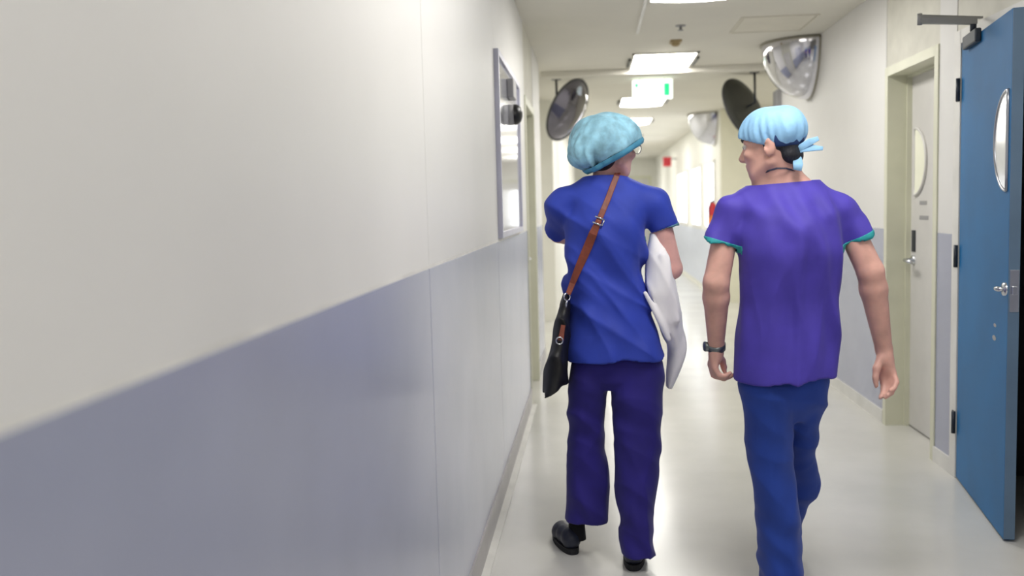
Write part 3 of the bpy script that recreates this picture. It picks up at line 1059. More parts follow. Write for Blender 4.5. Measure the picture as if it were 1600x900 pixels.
for w_, dirn, side in ((wrL, np.array([0.6, 0.6, 0.2]), 1), (wrR, np.array([-0.6, 0.6, -0.1]), -1)):
    d = dirn/np.linalg.norm(dirn)
    up = np.array([0, 0, 1.0])
    lat = np.cross(d, up)
    pc = w_+d*0.05
    F.add(cone(w_, w_+d*0.03, 0.025, 0.024), 0.01)
    for j in range(4):
        o = (j-1.5)*0.019*up
        k0 = w_+d*0.085+o
        F.add(cone(w_+d*0.02+o*0.6, k0, 0.015, 0.0115), 0.012)
        Ln = (0.036, 0.043, 0.04, 0.03)[j]
        k1 = k0+d*Ln+lat*side*0.006
        k2 = k1+d*Ln*0.5+lat*side*0.02
        k3 = k2+d*Ln*0.15+lat*side*0.02
        hand_prims(F, [([k0, k1, k2, k3], 0.0098, 0.0075)], 0.003)
    t0 = w_+d*0.03+up*0.024
    hand_prims(F, [([t0, t0+d*0.035+up*0.02, t0+d*0.065+up*0.022+lat*side*0.012], 0.012, 0.008)], 0.006)
body = finish(F, 'body', 'skin_pale', woman)

# scrub top
sl_dirL = elL-shL
sl_dirL = sl_dirL/np.linalg.norm(sl_dirL)
sl_dirR = Wp(1046, 400)-shR
sl_dirR = sl_dirR/np.linalg.norm(sl_dirR)
hemL = shL+sl_dirL*0.22
hemR = Wp(1037, 359, 0.0)
nR = sl_dirR+np.array([0.12, 0, 0])
nR /= np.linalg.norm(nR)
torso = rows(WY, [(262, 925, 965, 0, 0.055), (280, 912, 978, 0, 0.065), (292, 893, 1010, 0.015, 0.088), (320, 884, 1018, 0.005, 0.118), (350, 884, 1012, -0.01, 0.130),
                  (390, 884, 1007, -0.012, 0.125), (430, 881, 1006, 0, 0.118), (470, 886, 1014, 0, 0.125), (510, 889, 1025, 0, 0.135), (540, 889, 1037, 0, 0.142), (559, 889, 1043, 0, 0.145)])
zh = Wp(965, 559)[2]
F = Field((-0.40, 3.35, zh-0.03), (0.42, 4.3, 1.62), 0.0055)
F.add(loft(torso, 2.35, planes=[((0, 0, zh), (0, 0, -1))]), 0.0)
F.add(cone(Wp(940, 288), shL+np.array([0.012, 0, 0]), 0.045, 0.058), 0.03)
F.add(cone(Wp(948, 288), shR+np.array([-0.012, 0, 0]), 0.045, 0.058), 0.03)
F.add(cone(shL+np.array([-0.004, 0, 0.004]), shL+sl_dirL*0.27, 0.058, 0.064, plane=(hemL, sl_dirL)), 0.03)
F.add(cone(shR, shR+(hemR-shR)*1.35, 0.060, 0.056, plane=(hemR, nR)), 0.03)
wv1 = waves(3, (1, 0.1, 0.3), n=7, lam=(0.08, 0.22), amp=0.014)
wv2 = waves(8, (0.6, 0, 0.7), n=5, lam=(0.07, 0.16), amp=0.013)


def top_fold(X, Y, Z):
    up = np.clip((Z-1.42)/0.1, 0, 1)
    low = np.clip((1.18-Z)/0.15, 0, 1)
    return wv1(X, Y, Z)*(1-0.6*up)*(0.6+0.5*low)+wv2(X, Y, Z)*np.clip(1-np.abs(Z-1.15)/0.25, 0, 1)


F.displace(top_fold)
P, Q = F.mesh('scrub_top')
P = relax(P, Q, 2)
P, Q = open_faces(P, Q, [((Wp(965, 559)), (0, 0, -1), 0.4), (hemL, sl_dirL, 0.12), (hemR, nR, 0.12)], 0.006)
wtop_me = cut_above(P, Q, Wp(942, 277), (0.02, 0.12, 1))
wtop = obj('scrub_top', wtop_me, 'top_royal', woman)
md = wtop.modifiers.new('thickness', 'SOLIDIFY')
md.thickness = 0.003
md.offset = -1


def sleeve_band(me, hem, n, width, m, parent, rad=0.1, off=0.0018):
    """edging along a sleeve hem, cut out of the garment surface and set slightly proud"""
    hem, n = Vector(hem), Vector(n).normalized()
    bm = bmesh.new()
    bm.from_mesh(me)
    bm.normal_update()
    bad = [f for f in bm.faces if (f.calc_center_median()-hem).length > rad or not (-width-0.014 < (f.calc_center_median()-hem).dot(n) < 0.012)]
    bmesh.ops.delete(bm, geom=bad, context='FACES')
    bmesh.ops.bisect_plane(bm, geom=bm.verts[:]+bm.edges[:]+bm.faces[:], plane_co=hem-n*width, plane_no=n, clear_inner=True)
    for v in bm.verts:
        v.co += v.normal*off
    me2 = bpy.data.meshes.new('sleeve_trim')
    bm.to_mesh(me2)
    bm.free()
    me2.polygons.foreach_set('use_smooth', [True]*len(me2.polygons))
    o = obj('sleeve_trim', me2, None, parent)
    me2.materials.clear()
    me2.materials.append(MATS[m])
    md = o.modifiers.new('thickness', 'SOLIDIFY')
    md.thickness = 0.003
    md.offset = -1
    return o


sleeve_band(wtop_me, hemR, nR, 0.006, 'grey_teal_trim', wtop)
# rib knit collar line
# trousers
lL = rows(WY, [(535, 902, 955, 0, 0.10), (562, 893, 960, 0.0, 0.112), (600, 888, 952, 0.01, 0.11), (640, 886, 945, 0.03, 0.10), (668, 889, 947, 0.045, 0.095), (700, 889, 945, 0.055, 0.095),
               (740, 887, 950, 0.06, 0.10), (775, 885, 954, 0.06, 0.105), (811, 882, 951, 0.06, 0.108)])
lR = rows(WY, [(535, 950, 1022, 0, 0.10), (562, 950, 1036, 0, 0.112), (585, 952, 1040, 0, 0.115), (620, 955, 1037, -0.01, 0.11), (680, 957, 1034, -0.02, 0.098), (740, 961, 1031, -0.045, 0.094), (800, 966, 1023, -0.07, 0.094),
               (840, 968, 1020, -0.085, 0.096), (864, 969, 1022, -0.09, 0.098)])
F = Field((-0.32, 3.40, 0.03), (0.40, 4.15, 1.0), 0.0055)
F.add(loft(lL, 2.1, grow=-0.0), 0.0)
F.add(loft(lR, 2.1), 0.012)
F.add(loft(rows(WY, [(530, 904, 1020, 0, 0.095), (566, 896, 1032, 0, 0.11), (592, 905, 1026, 0, 0.10), (606, 925, 1000, 0, 0.07)]), 2.2), 0.012)
wt1 = waves(21, (0.6, 0.2, 0.6), n=6, lam=(0.07, 0.18), amp=0.0065)
wt2 = waves(5, (1, 0.4, 0.05), n=4, lam=(0.08, 0.18), spread=0.2, amp=0.007)
F.displace(lambda X, Y, Z: wt1(X, Y, Z)*np.clip(1.1-Z*0.6, 0.4, 1)+wt2(X, Y, Z)*np.clip((0.75-Z)/0.4, 0, 1))
P, Q = F.mesh('trousers')
P = relax(P, Q, 2)
zl, zr = lL[-1][0], lR[-1][0]
P, Q = open_faces(P, Q, [((lL[-1][1], lL[-1][2], zl), (0, 0, -1), 0.13), ((lR[-1][1], lR[-1][2], zr), (0, 0, -1), 0.13)], 0.007)
o = obj('trousers', to_mesh(P, Q), 'trousers_indigo', woman)
md = o.modifiers.new('thickness', 'SOLIDIFY')
md.thickness = 0.003
md.offset = -1
# shoes and socks
s1, G1 = shoe(woman, hR, (0.06, 1), 0.25, 0.092)
s2, G2 = shoe(woman, hL, (-0.30, 1), 0.25, 0.092)
for c, top in ((anR, zr), (anL, zl)):
    obj('sock', lathe([(0.034, 0), (0.038, -0.05)][::-1]+[(0.033, 0.03), (0.034, 0.045)], (c[0], c[1], 0.10), (0, 0, 1), 24), 'sock_black', woman, True)

# hair at the nape and by the ear
F = Field(HW-0.16, HW+0.16, 0.004)
F.add(ell(Lh(0, -0.022, 0.02), np.array([0.082, 0.095, 0.09])*0.96, MWh, plane=[(Lh(0, 0.02, 0), MWh@np.array([0, 1, 0.1]))]), 0)
F.add(ell(Lh(0, -0.055, -0.055), (0.056, 0.045, 0.04), MWh), 0.02)
finish(F, 'hair', 'hair_dark', woman)

# puffy cap: gathered dome cut along a tilted band
cc = Wp(944, 222, -0.005)
bq = Wp(945, 249, 0)
bn = np.array(Wp(960, 300))-np.array(Wp(945, 258))
band_n = np.array([0.47, 0.10, -0.87])
band_n /= np.linalg.norm(band_n)
F = Field(cc-0.2, cc+0.2, 0.005)
F.add(ell(cc, (0.134, 0.142, 0.113)), 0)
F.add(ell(Wp(915, 240, -0.02), (0.062, 0.10, 0.05)), 0.05)
F.add(ell(Wp(978, 208, 0.02), (0.05, 0.09, 0.045)), 0.05)


def cap_fold(X, Y, Z):
    a = np.arctan2(Y-cc[1], X-cc[0])
    e = np.clip((cc[2]+0.10-Z)/0.16, 0, 1)
    s = np.sin(13*a+2.0*np.sin(3*a)+6*np.sin(9*Z))*0.55+np.sin(21*a+1.3+4*np.sin(7*Z+2*a))*0.35+np.sin(8*a+30*(Z-cc[2]))*0.4
    return 0.0075*s*e+0.004*np.sin(38*X+21*Z+3*np.sin(17*Y))


F.displace(cap_fold)
sl, X, Y, Z = F.sub(F.lo, F.lo+F.h*F.n)
F.v = np.maximum(F.v, (X-bq[0])*band_n[0]+(Y-bq[1])*band_n[1]+(Z-bq[2])*band_n[2]).astype(np.float32)
P, Q = F.mesh('cap')
P = relax(P, Q, 1)
P, Q = open_faces(P, Q, [(bq, band_n, 0.3)], 0.006)
capw = obj('bouffant_cap', to_mesh(P, Q), 'cap_teal', woman)
md = capw.modifiers.new('thickness', 'SOLIDIFY')
md.thickness = 0.002
# gathered elastic band: rolls under the rim of the cap towards the head
e1 = np.cross(band_n, [0, 1, 0])
e1 /= np.linalg.norm(e1)
e2 = np.cross(band_n, e1)
bm = bmesh.new()
sel = np.abs((P-bq)@band_n) < 0.006
rim = P[sel]
ctr = rim.mean(0)
ang = np.arctan2((rim-ctr)@e2, (rim-ctr)@e1)
rad = np.linalg.norm(rim-ctr, axis=1)
NB = 72
angs = np.linspace(-math.pi, math.pi, NB, endpoint=False)
rr = []
for a in angs:
    dd = np.abs((ang-a+math.pi) % (2*math.pi)-math.pi)
    rr.append(rad[dd < 0.12].max())
rr = np.array(rr)
hc = HW+MWh@np.array([0, -0.012, 0.0])
rings = []
for j, (f_, dz) in enumerate(((1.0, -0.001), (0.985, 0.010), (0.93, 0.020), (0.84, 0.022), (0.74, 0.016))):
    ring = []
    for i, a in enumerate(angs):
        d = e1*math.cos(a)+e2*math.sin(a)
        wob = 1+(0.015*math.sin(i*2.1)+0.01*math.sin(i*3.7+1))*(j > 0)
        ring.append(bm.verts.new(ctr+d*rr[i]*f_*wob+band_n*dz))
    rings.append(ring)
for p, q in zip(rings, rings[1:]):
    for i in range(NB):
        bm.faces.new((p[i], q[i], q[(i+1) % NB], p[(i+1) % NB]))
obj('elastic_band', bm_mesh(bm), 'cap_shade', capw, True)

# glasses
gl = []
for q in (-1, 1):
    ring = [Lh(q*0.036+0.026*math.cos(a), 0.112-0.006*abs(math.cos(a)), 0.004+0.02*math.sin(a)) for a in [2*math.pi*i/28 for i in range(28)]]
    gl.append(ring)
bm = bmesh.new()
for r_ in gl:
    add_tube(bm, r_, 0.0016, 6, closed=True)
add_tube(bm, [Lh(-0.011, 0.112, 0.01), Lh(0, 0.115, 0.013), Lh(0.011, 0.112, 0.01)], 0.0016, 6)
for q in (-1, 1):
    add_tube(bm, [Lh(q*0.062, 0.106, 0.01), Lh(q*0.078, 0.09, 0.012), Lh(q*0.082, 0.0, 0.012), Lh(q*0.082, -0.03, 0.0)], 0.002, 6)
gls = obj('glasses', bm_mesh(bm), 'steel', woman, True)
for r_ in gl:
    bm = bmesh.new()
    c = bm.verts.new(np.mean(r_, 0)+MWh@np.array([0, 0.003, 0]))
    vs = [bm.verts.new(p) for p in r_]
    for i in range(len(vs)):
        bm.faces.new((c, vs[i], vs[(i+1) % len(vs)]))
    obj('lens', bm_mesh(bm), 'clear_lens', gls, True)


def eyes_and_lips(root, L, s):
    for q in (-1, 1):
        o = obj('eye', lathe([(0.0115*math.sin(math.pi*i/12), -0.0115*math.cos(math.pi*i/12)) for i in range(13)], L(q*0.03, 0.079, 0.008), (0, 0, 1), 16), 'eye_white', root, True)
        d = Vector(L(q*0.03, 0.0905, 0.008))
        n = Vector(L(0, 1, 0))-Vector(L(0, 0, 0))
        obj('iris', lathe([(0, 0.0012), (0.005, 0.0003), (0.0056, -0.001)], d, n, 16), 'eye_dark', o, True)
        obj('eyebrow', tube([L(q*0.012, 0.096, 0.028), L(q*0.03, 0.093, 0.034), L(q*0.05, 0.080, 0.029)], [0.003, 0.004, 0.002], 8), 'hair_dark', root, True)


eyes_and_lips(woman, Lh, 0.94)

# ------------------------------------------------------------------ shoulder bag and its strap
bvh = BVHTree.FromPolygons([tuple(v.co) for v in wtop_me.vertices], [tuple(p.vertices) for p in wtop_me.polygons])


def hit(px, py):
    d = Vector(at(px, py, 5.0))-Vector((0, 0, EYE))
    r = bvh.ray_cast(Vector((0, 0, EYE)), d.normalized())
    return r


bag_sec = rows(WY-0.03, [(458, 881, 891, 0, 0.09), (475, 874, 893, 0, 0.12), (510, 867, 890, 0, 0.145), (540, 861, 889, 0, 0.155), (570, 853, 888, 0, 0.155), (595, 848, 886, 0, 0.15), (614, 847, 884, 0, 0.145)])
bagc = Wp(866, 600, -0.03)
bag = empty('shoulder_bag', (float(bagc[0]), float(bagc[1]), float(bagc[2])), 'black soft shoulder bag with brown leather strap hanging at the hip of royal blue scrubs', 'bag')
F = Field((bagc[0]-0.15, WY-0.25, bagc[2]-0.08), (bagc[0]+0.20, WY+0.2, bagc[2]+0.42), 0.0055)
qb, nb = Wp(855, 611, -0.03), np.array([0.42, 0, -0.9])
nb /= np.linalg.norm(nb)
F.add(loft(bag_sec, 2.6, planes=[(qb, nb)]), 0)
F.displace(waves(4, (0.2, 0.8, 0.5), n=5, lam=(0.08, 0.16), amp=0.005))
for cut_sec in (torso, lL):
    F.add(loft(cut_sec, 2.3, grow=0.007), 0.0, cut=True)
finish(F, 'bag_body', 'bag_black', bag, it=4)
path = [(963, 276), (957, 292), (950, 310), (943, 328), (936, 345), (928, 365), (919, 385), (910, 405), (902, 425), (895, 443)]
pts, nrm = [], []
for px, py in path:
    r = hit(px, py)
    if r[0] is None:
        pts.append(Vector(Wp(px, py, -0.13)))
        nrm.append(Vector((0, -1, 0)))
    else:
        n = r[1] if r[1].y < 0 else -r[1]
        n = (n+Vector((0, -1.2, 0))).normalized()
        pts.append(r[0]+n*0.007)
        nrm.append(n)
# over the shoulder, to the front
over = [(Vector(Wp(966, 268, 0.0)), Vector((0, -0.2, 1))), (Vector(Wp(968, 276, 0.10)), Vector((0, 0.6, 0.8)))]
ringp = Vector(Wp(886, 464, -0.13))
fullp = [over[1][0], over[0][0]]+pts+[ringp+Vector((0.004, 0, 0.01))]
fulln = [over[1][1], over[0][1]]+nrm+[Vector((-0.3, -1, 0)).normalized()]
# smooth
fp = [Vector(p) for p in fullp]
for _ in range(2):
    fp = [fp[0]]+[(fp[i-1]+fp[i]*2+fp[i+1])/4 if 2 < i < len(fp)-1 else fp[i] for i in range(1, len(fp)-1)]+[fp[-1]]
for i in range(4, len(fp)-1):
    r = bvh.find_nearest(fp[i])
    if r[0] is not None and (fp[i]-r[0]).length < 0.008:
        fp[i] = r[0]+fulln[i]*0.008
wd = [0.011, 0.011]+[0.011]*5+[0.016, 0.017, 0.016, 0.014, 0.012]+[0.010]
strap = obj('strap', tube(fp, wd[:len(fp)], 6, flat=(fulln, 0.0025)), 'leather_brown', bag)
r = hit(936, 345)
bp = fp[6]
tdir = (fp[7]-fp[5]).normalized()
bn_ = fulln[6]
sd = tdir.cross(bn_).normalized()
for off in (-0.012, 0.012):
    c = bp+tdir*off+bn_*0.004
    obj('buckle', tube([c-sd*0.019, c+sd*0.019], 0.0035, 8), 'chrome', strap, True)
obj('buckle_side', tube([bp-tdir*0.012-sd*0.019+bn_*0.004, bp+tdir*0.012-sd*0.019+bn_*0.004], 0.003, 8), 'chrome', strap, True)


def ring(c, R, r, n):
    x, y, _ = frame_from(n)
    c = Vector(c)
    return tube([c+(x*math.cos(a)+y*math.sin(a))*R for a in [2*math.pi*i/24 for i in range(24)]], r, 8, closed=True)


obj('ring', ring(ringp, 0.014, 0.0032, (0.6, -0.8, 0.1)), 'chrome', bag, True)
obj('clasp', tube([ringp+Vector((0, 0, -0.012)), ringp+Vector((-0.006, 0, -0.04))], 0.005, 8), 'chrome', bag, True)
tb = [Vector(Wp(880, 508, -0.178)), Vector(Wp(878, 520, -0.185)), Vector(Wp(876, 532, -0.193))]
obj('leather_tab', tube(tb, [0.008, 0.009, 0.012], 6, flat=([(-0.1, -1, 0)]*3, 0.003)), 'leather_brown', bag)
obj('ring', ring(tb[2]+Vector((-0.004, -0.006, 0)), 0.013, 0.003, (0.2, -1, 0)), 'chrome', bag, True)

# ------------------------------------------------------------------ folded white cloth over the forearm
cs = rows(WY, [(364, 1016, 1027, 0.0, 0.03), (385, 1011, 1038, 0.0, 0.06), (410, 1008, 1048, 0.0, 0.08), (435, 1005, 1055, 0.0, 0.09), (456, 1003, 1062, 0.0, 0.092), (480, 1013, 1066, 0.01, 0.085),
               (510, 1029, 1069, 0.02, 0.075), (540, 1042, 1071, 0.03, 0.065), (556, 1044, 1069, 0.035, 0.06), (578, 1042, 1061, 0.035, 0.05), (606, 1040, 1047, 0.035, 0.035)])
F = Field((0.10, 3.58, 0.62), (0.45, 4.0, 1.42), 0.005)
F.add(loft(cs, 2.0), 0)
F.add(cone(Wp(1008, 458, -0.085), Wp(1046, 530, -0.06), 0.012, 0.012), 0.02)
F.add(cone(Wp(1035, 400, -0.07), Wp(1058, 500, -0.06), 0.010, 0.016), 0.025)
F.displace(waves(14, (0.9, 0.4, 0.3), n=7, lam=(0.05, 0.12), spread=0.3, amp=0.008))
F.add(cone(elR, Wp(1046, 400), 0.043, 0.044), 0.0, cut=True)
F.add(loft(torso, 2.35, grow=0.008), 0.0, cut=True)
P, Q = F.mesh('cloth')
P = relax(P, Q, 3)
ob = obj('folded_cloth', to_mesh(P-np.array(Wp(1045, 600, 0.03)), Q), 'cloth_white')
ob.location = Vector(Wp(1045, 600, 0.03))
tag(ob, 'folded white coat draped over the forearm of the person with the bag', 'coat')

# ================================================================== the man
MY = 3.35
Mp = lambda x, y, d=0.0: at(x, y, MY+d)
hS = at(1220, 946, 3.295)
hS = np.array([hS[0], hS[1], 0.0])
hF = np.array([Mp(1224, 800, 0.46)[0], 3.80, 0.0])
man = empty('person', (float(hS[0]+0.02), MY, 0), 'person in violet scrub top and light blue tie cap, walking, head turned aside', 'person')
HM = Mp(1206, 229)
MMh = axes((-0.90, 0.44, -0.10), (0.05, 0.0, 1))
shL, shR = Mp(1138, 342), Mp(1319, 337)
elL, elR = Mp(1119, 442, -0.03), Mp(1360, 424, -0.03)
wrL, wrR = Mp(1119, 540, 0.06), Mp(1381, 546, 0.03)
hipL, hipR = Mp(1190, 590), Mp(1262, 590)
knL, knR = Mp(1204, 735, 0.0), Mp(1246, 720, 0.22)
anL = hS+np.array([0, 0.06, 0.10])
anR = hF+np.array([0, 0.06, 0.12])

F = Field((0.20, 2.95, -0.01), (1.22, 4.15, 1.78), 0.0055)
Lm = head_prims(F, HM, MMh, 1.0)
F.add(cone(HM+MMh@np.array([0, -0.03, -0.03]), Mp(1219, 300, 0.015), 0.056, 0.060), 0.03)
F.add(loft(rows(MY, [(262, 1195, 1242, 0.022, 0.055), (280, 1182, 1264, 0.025, 0.070), (295, 1172, 1280, 0.022, 0.078), (330, 1160, 1300, 0.01, 0.104), (380, 1162, 1302, 0, 0.115), (450, 1168, 1295, 0, 0.10),
                     (520, 1166, 1290, 0, 0.10), (575, 1170, 1284, 0, 0.095)])), 0.03)
for a, b, c in ((shL, elL, wrL), (shR, elR, wrR)):
    F.add(cone(Mp(1222, 306, 0.01), a, 0.045, 0.040), 0.015)
    F.add(cone(a, b, 0.043, 0.045), 0.01)
    mid = b+(c-b)*0.22
    F.add(cone(b, mid, 0.043, 0.046), 0.012)
    F.add(cone(mid, c, 0.0455, 0.0285), 0.012)
for a, b, c in ((hipL, knL, anL), (hipR, knR, anR)):
    F.add(cone(a, b, 0.064, 0.040), 0.02)
    F.add(cone(b, c, 0.044, 0.034), 0.01)
    F.add(ell(c+np.array([0, 0.04, -0.05]), (0.028, 0.065, 0.022)), 0.015)
# left hand: knuckles outwards, fingers hooking in towards the thigh
F.add(cone(wrL, Mp(1119, 556, 0.06), 0.028, 0.027), 0.01)
kn = [(1110, 569, 0.10), (1112, 572, 0.082), (1114, 574, 0.062), (1117, 574, 0.044)]
mids = [(1114, 586, 0.105), (1117, 588, 0.082), (1120, 588, 0.06), (1123, 586, 0.042)]
tips = [(1127, 591, 0.108), (1131, 592, 0.084), (1134, 591, 0.058), (1133, 588, 0.038)]
ends = [(1138, 586, 0.106), (1143, 588, 0.082), (1145, 586, 0.056), (1141, 583, 0.036)]
for a, b, c, d in zip(kn, mids, tips, ends):
    F.add(cone(Mp(1118, 552, a[2]*0.5+0.03), Mp(*a), 0.018, 0.0125), 0.012)
    hand_prims(F, [([Mp(*a), Mp(*b), Mp(*c), Mp(*d)], 0.0112, 0.0082)], 0.003)
hand_prims(F, [([Mp(1122, 554, 0.09), Mp(1128, 563, 0.115), Mp(1131, 573, 0.12), Mp(1132, 580, 0.118)], 0.0145, 0.009)], 0.008)
# right hand: palm turned back, thumb inwards
F.add(cone(wrR, Mp(1384, 562, 0.02), 0.028, 0.027), 0.01)
kn = [(1377, 587, 0.035), (1384, 590, 0.03), (1391, 588, 0.022), (1396, 583, 0.012)]
mids = [(1380, 603, 0.02), (1389, 606, 0.008), (1396, 603, -0.002), (1401, 597, -0.008)]
tips = [(1379, 615, -0.002), (1388, 617, -0.014), (1393, 614, -0.02), (1397, 607, -0.022)]
ends = [(1375, 622, -0.012), (1383, 621, -0.026), (1387, 617, -0.03), (1391, 610, -0.03)]
for a, b, c, d in zip(kn, mids, tips, ends):
    F.add(cone(Mp(1383, 558, 0.02), Mp(*a), 0.02, 0.0125), 0.012)
    hand_prims(F, [([Mp(*a), Mp(*b), Mp(*c), Mp(*d)], 0.0110, 0.0080)], 0.0025)
hand_prims(F, [([Mp(1376, 560, 0.01), Mp(1370, 575, -0.005), Mp(1368, 590, -0.012), Mp(1369, 603, -0.016)], 0.0155, 0.0085)], 0.008)
finish(F, 'body', 'skin_tan', man)

# scrub top
hemL = Mp(1124, 381, 0.0)
hemR = Mp(1337, 375, 0.0)
aL = Mp(1146, 332, 0.008)
aR = Mp(1306, 328, 0.008)
nL = np.array([-0.30, 0, -0.95])
nR2 = np.array([0.42, 0, -0.9])
nL /= np.linalg.norm(nL)
nR2 /= np.linalg.norm(nR2)
zh = Mp(1225, 592)[2]
torso = rows(MY, [(256, 1190, 1250, 0.03, 0.062), (272, 1178, 1268, 0.03, 0.076), (290, 1168, 1286, 0.028, 0.090), (320, 1153, 1308, 0.012, 0.123), (360, 1149, 1315, -0.012, 0.145), (395, 1150, 1316, -0.02, 0.145),
                  (430, 1152, 1312, -0.012, 0.138), (470, 1152, 1309, 0, 0.135), (510, 1150, 1308, 0, 0.138), (550, 1148, 1306, 0, 0.142), (592, 1146, 1303, 0, 0.146)])
F = Field((0.20, 2.95, zh-0.04), (1.20, 3.8, 1.62), 0.0055)
hem_n = np.array([0.07, 0, -1.0])
hem_n /= np.linalg.norm(hem_n)
hem_q = Mp(1225, 590)
tz = torso+[(zh-0.03, torso[-1][1], torso[-1][2], torso[-1][3], torso[-1][4])]
F.add(loft(tz, 2.4, planes=[(hem_q, hem_n)]), 0)
F.add(cone(Mp(1200, 300, 0.01), aL, 0.05, 0.054), 0.025)
F.add(cone(Mp(1240, 297, 0.01), aR, 0.05, 0.054), 0.025)
F.add(cone(aL, aL+(hemL-aL)*1.3, 0.058, 0.068, plane=(hemL, nL)), 0.035)
F.add(cone(aR, aR+(hemR-aR)*1.3, 0.058, 0.063, plane=(hemR, nR2)), 0.035)
wm1 = waves(31, (1, 0.1, 0.12), n=7, lam=(0.08, 0.22), spread=0.22, amp=0.014)
wm2 = waves(9, (0.75, 0, 0.6), n=5, lam=(0.07, 0.16), amp=0.014)
cz = Mp(1240, 450)


def man_fold(X, Y, Z):
    up = np.clip((Z-1.40)/0.08, 0, 1)
    f_ = wm1(X, Y, Z)*(1-0.8*up)*(0.95-0.5*np.clip((1.0-Z)/0.15, 0, 1))+wm2(X, Y, Z)*np.clip(1-np.abs(Z-1.30)/0.16, 0, 1)
    # the long centre-back pleat and the shoulder-blade pull
    c = X-(cz[0]-0.01+0.05*(Z-cz[2])*0.4)
    f_ += -0.007*np.exp(-(c/0.016)**2)*np.clip((1.36-Z)/0.1, 0, 1)*(Y < MY)
    f_ += 0.006*np.exp(-((c-0.035)/0.02)**2)*np.clip((1.36-Z)/0.1, 0, 1)*(Y < MY)
    f_ += -0.005*np.exp(-((Z-1.335-0.35*np.abs(X-cz[0]))/0.03)**2)*(Y < MY)
    return f_


F.displace(man_fold)
P, Q = F.mesh('scrub_top')
P = relax(P, Q, 2)
P, Q = open_faces(P, Q, [(hem_q, hem_n, 0.4), (hemL, nL, 0.12), (hemR, nR2, 0.12)], 0.006)
me = cut_above(P, Q, Mp(1222, 286, -0.05), (-0.06, -0.02, 1))
mtop = obj('scrub_top', me, 'top_violet', man)
md = mtop.modifiers.new('thickness', 'SOLIDIFY')
md.thickness = 0.003
md.offset = -1
sleeve_band(me, hemL, nL, 0.012, 'teal_trim', mtop)
sleeve_band(me, hemR, nR2, 0.012, 'teal_trim', mtop)

# trousers
lL = rows(MY, [(560, 1160, 1235, 0, 0.11), (600, 1156, 1238, 0, 0.12), (640, 1160, 1240, 0, 0.115), (680, 1163, 1238, 0.005, 0.108), (720, 1170, 1238, 0.005, 0.10), (760, 1177, 1245, 0.0, 0.10),
               (800, 1181, 1250, 0, 0.102), (850, 1184, 1253, 0, 0.105), (900, 1187, 1253, 0, 0.108), (934, 1187, 1254, 0, 0.11)])
lR = rows(MY, [(560, 1222, 1288, 0, 0.11), (600, 1222, 1294, 0.02, 0.118), (640, 1224, 1286, 0.08, 0.11), (690, 1224, 1273, 0.16, 0.10), (725, 1226, 1277, 0.22, 0.095), (750, 1226, 1281, 0.27, 0.095),
               (775, 1218, 1271, 0.32, 0.092), (800, 1208, 1257, 0.36, 0.092), (838, 1200, 1246, 0.42, 0.095)])
F = Field((0.25, 2.98, 0.02), (1.1, 4.0, 1.0), 0.0055)
F.add(loft(lL, 2.1), 0)
F.add(loft(lR, 2.1), 0.02)
F.add(loft(rows(MY, [(555, 1162, 1286, 0, 0.105), (600, 1159, 1292, 0.01, 0.115), (632, 1172, 1280, 0.03, 0.10), (655, 1200, 1258, 0.04, 0.07)]), 2.2), 0.02)
wt1 = waves(41, (0.6, 0.2, 0.7), n=6, lam=(0.07, 0.18), amp=0.0075)
wt2 = waves(15, (1, 0.4, 0.05), n=4, lam=(0.08, 0.18), spread=0.2, amp=0.007)
F.displace(lambda X, Y, Z: wt1(X, Y, Z)*np.clip(1.1-Z*0.5, 0.4, 1)+wt2(X, Y, Z)*np.clip((0.75-Z)/0.4, 0, 1))
P, Q = F.mesh('trousers')
P = relax(P, Q, 2)
P, Q = open_faces(P, Q, [((l[-1][1], l[-1][2], l[-1][0]), (0, 0, -1), 0.13) for l in (lL, lR)], 0.007)
o = obj('trousers', to_mesh(P, Q), 'trousers_blue', man)
md = o.modifiers.new('thickness', 'SOLIDIFY')
md.thickness = 0.003
md.offset = -1
shoe(man, hS, (0.14, 1), 0.27, 0.094)
shoe(man, hF, (0.05, 1), 0.28, 0.10)
for c in (anL, anR):
    obj('sock', lathe([(0.040, -0.05), (0.036, 0), (0.036, 0.04)], (c[0], c[1], 0.10), (0, 0, 1), 24), 'sock_black', man, True)

# hair: nape and sideburns
F = Field(HM-0.18, HM+0.18, 0.004)
F.add(ell(Lm(0, -0.018, 0.025), np.array([0.079, 0.089, 0.084]), MMh, plane=[(Lm(0, 0.012, 0), MMh@np.array([0, 1, -0.15]))]), 0)
F.add(ell(Lm(0, -0.062, -0.04), (0.058, 0.04, 0.036), MMh), 0.02)
finish(F, 'hair', 'hair_black', man)
eyes_and_lips(man, Lm, 1.0)

# tie cap
cM = Lm(0, -0.004, 0.045)
F = Field(cM-0.2, cM+0.2, 0.0045)
pn = MMh@np.array([0, 0.42, -1])
pn /= np.linalg.norm(pn)
pq = Lm(0, 0.09, 0.034)
F.add(ell(cM, (0.090, 0.113, 0.092), MMh), 0)
F.add(ell(Lm(0, -0.05, 0.055), (0.075, 0.07, 0.068), MMh), 0.03)


def cap_f2(X, Y, Z):
    q = np.stack([X-cM[0], Y-cM[1], Z-cM[2]], -1)@MMh
    a = np.arctan2(q[..., 1], q[..., 0])
    e = np.clip((0.07-q[..., 2])/0.08, 0, 1)*np.clip((q[..., 2]+0.06)/0.04, 0.1, 1)
    return 0.003*e*(np.sin(14*a+2*np.sin(4*a))+0.6*np.sin(24*a+30*q[..., 2]))+0.0025*np.sin(45*q[..., 1]+30*q[..., 2])*np.sin(40*q[..., 0]+2)


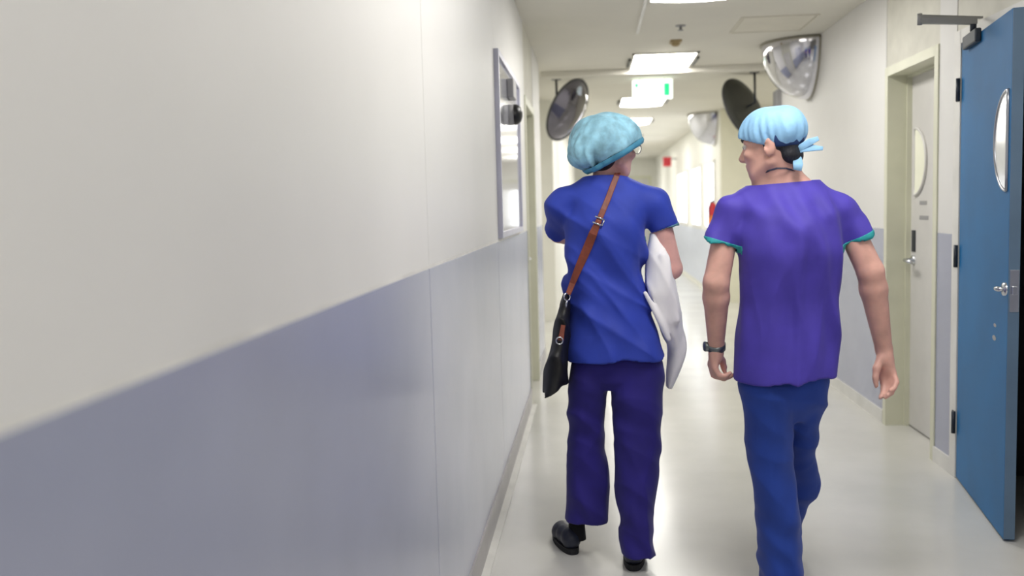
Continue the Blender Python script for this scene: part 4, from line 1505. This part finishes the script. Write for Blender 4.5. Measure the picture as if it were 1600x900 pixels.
F.displace(cap_f2)
sl, X, Y, Z = F.sub(F.lo, F.lo+F.h*F.n)
F.v = np.maximum(F.v, (X-pq[0])*pn[0]+(Y-pq[1])*pn[1]+(Z-pq[2])*pn[2]).astype(np.float32)
# arched gap above the nape
F.add(ell(Lm(0.015, -0.125, -0.035), (0.058, 0.06, 0.052), MMh), 0, cut=True)
P, Q = F.mesh('cap')
P = relax(P, Q, 2)
P, Q = open_faces(P, Q, [(pq, pn, 0.3)], 0.006)
capm = obj('tie_cap', to_mesh(P, Q), 'cap_blue', man)
md = capm.modifiers.new('thickness', 'SOLIDIFY')
md.thickness = 0.002
F = Field(HM-0.18, HM+0.18, 0.004)
F.add(ell(Lm(0, -0.018, 0.025), np.array([0.0825, 0.0925, 0.084]), MMh, plane=[(Lm(0, -0.03, 0), MMh@np.array([0, 1, 0])), (Lm(0, 0, -0.012), MMh@np.array([0, 0, -1])), (Lm(0, 0, 0.05), MMh@np.array([0, 0, 1]))]), 0)
finish(F, 'cap_shade', 'cap_inner_shade', capm)  # layer in the nape gap, coloured as the cap's shadowed inside
# ties: knot, two loose tails to the side, one hanging
kt = Vector(Mp(1243, 238, -0.06))
obj('tie_knot', lathe([(0.012*math.sin(math.pi*i/10), -0.012*math.cos(math.pi*i/10)) for i in range(11)], kt, (0.3, 0, 1), 14), 'cap_blue', capm, True)
for pl, wdt in (([(1243, 238), (1252, 230), (1265, 222), (1279, 216)], [0.005, 0.011, 0.012, 0.007]),
                ([(1243, 238), (1256, 233), (1270, 231), (1286, 232)], [0.005, 0.010, 0.011, 0.006]),
                ([(1243, 238), (1246, 247), (1247, 256), (1246, 266)], [0.006, 0.015, 0.018, 0.014])):
    P_ = [Vector(Mp(x, y, -0.06-0.006*i)) for i, (x, y) in enumerate(pl)]
    obj('tie_tail', tube(P_, wdt, 6, flat=([(0.25, -1, 0.2)]*4, 0.0015)), 'cap_blue', capm, True)
# lanyard round the neck, watch
lp = [Vector(Mp(1192, 271, -0.03)), Vector(Mp(1203, 266, -0.066)), Vector(Mp(1214, 263, -0.078)), Vector(Mp(1228, 263, -0.074)), Vector(Mp(1243, 267, -0.045))]
obj('lanyard', tube(lp, [0.003]*5, 6, flat=([(-0.3, -1, 0.4)]*5, 0.001)), 'lanyard', man)
wc = Vector(Mp(1119, 541, 0.06))
wdx = Vector(wrL-elL).normalized()
wt = obj('wristwatch', lathe([(0.0305, -0.011), (0.0335, -0.011), (0.0335, 0.011), (0.0305, 0.011)], wc, wdx, 28), 'watch_grey', man, True)
obj('watch_case', lathe([(0, 0.012), (0.017, 0.012), (0.019, 0.008), (0.019, 0)], wc+Vector((-0.031, 0.0, 0)), (-1, -0.2, 0), 24), 'watch_grey', wt, True)
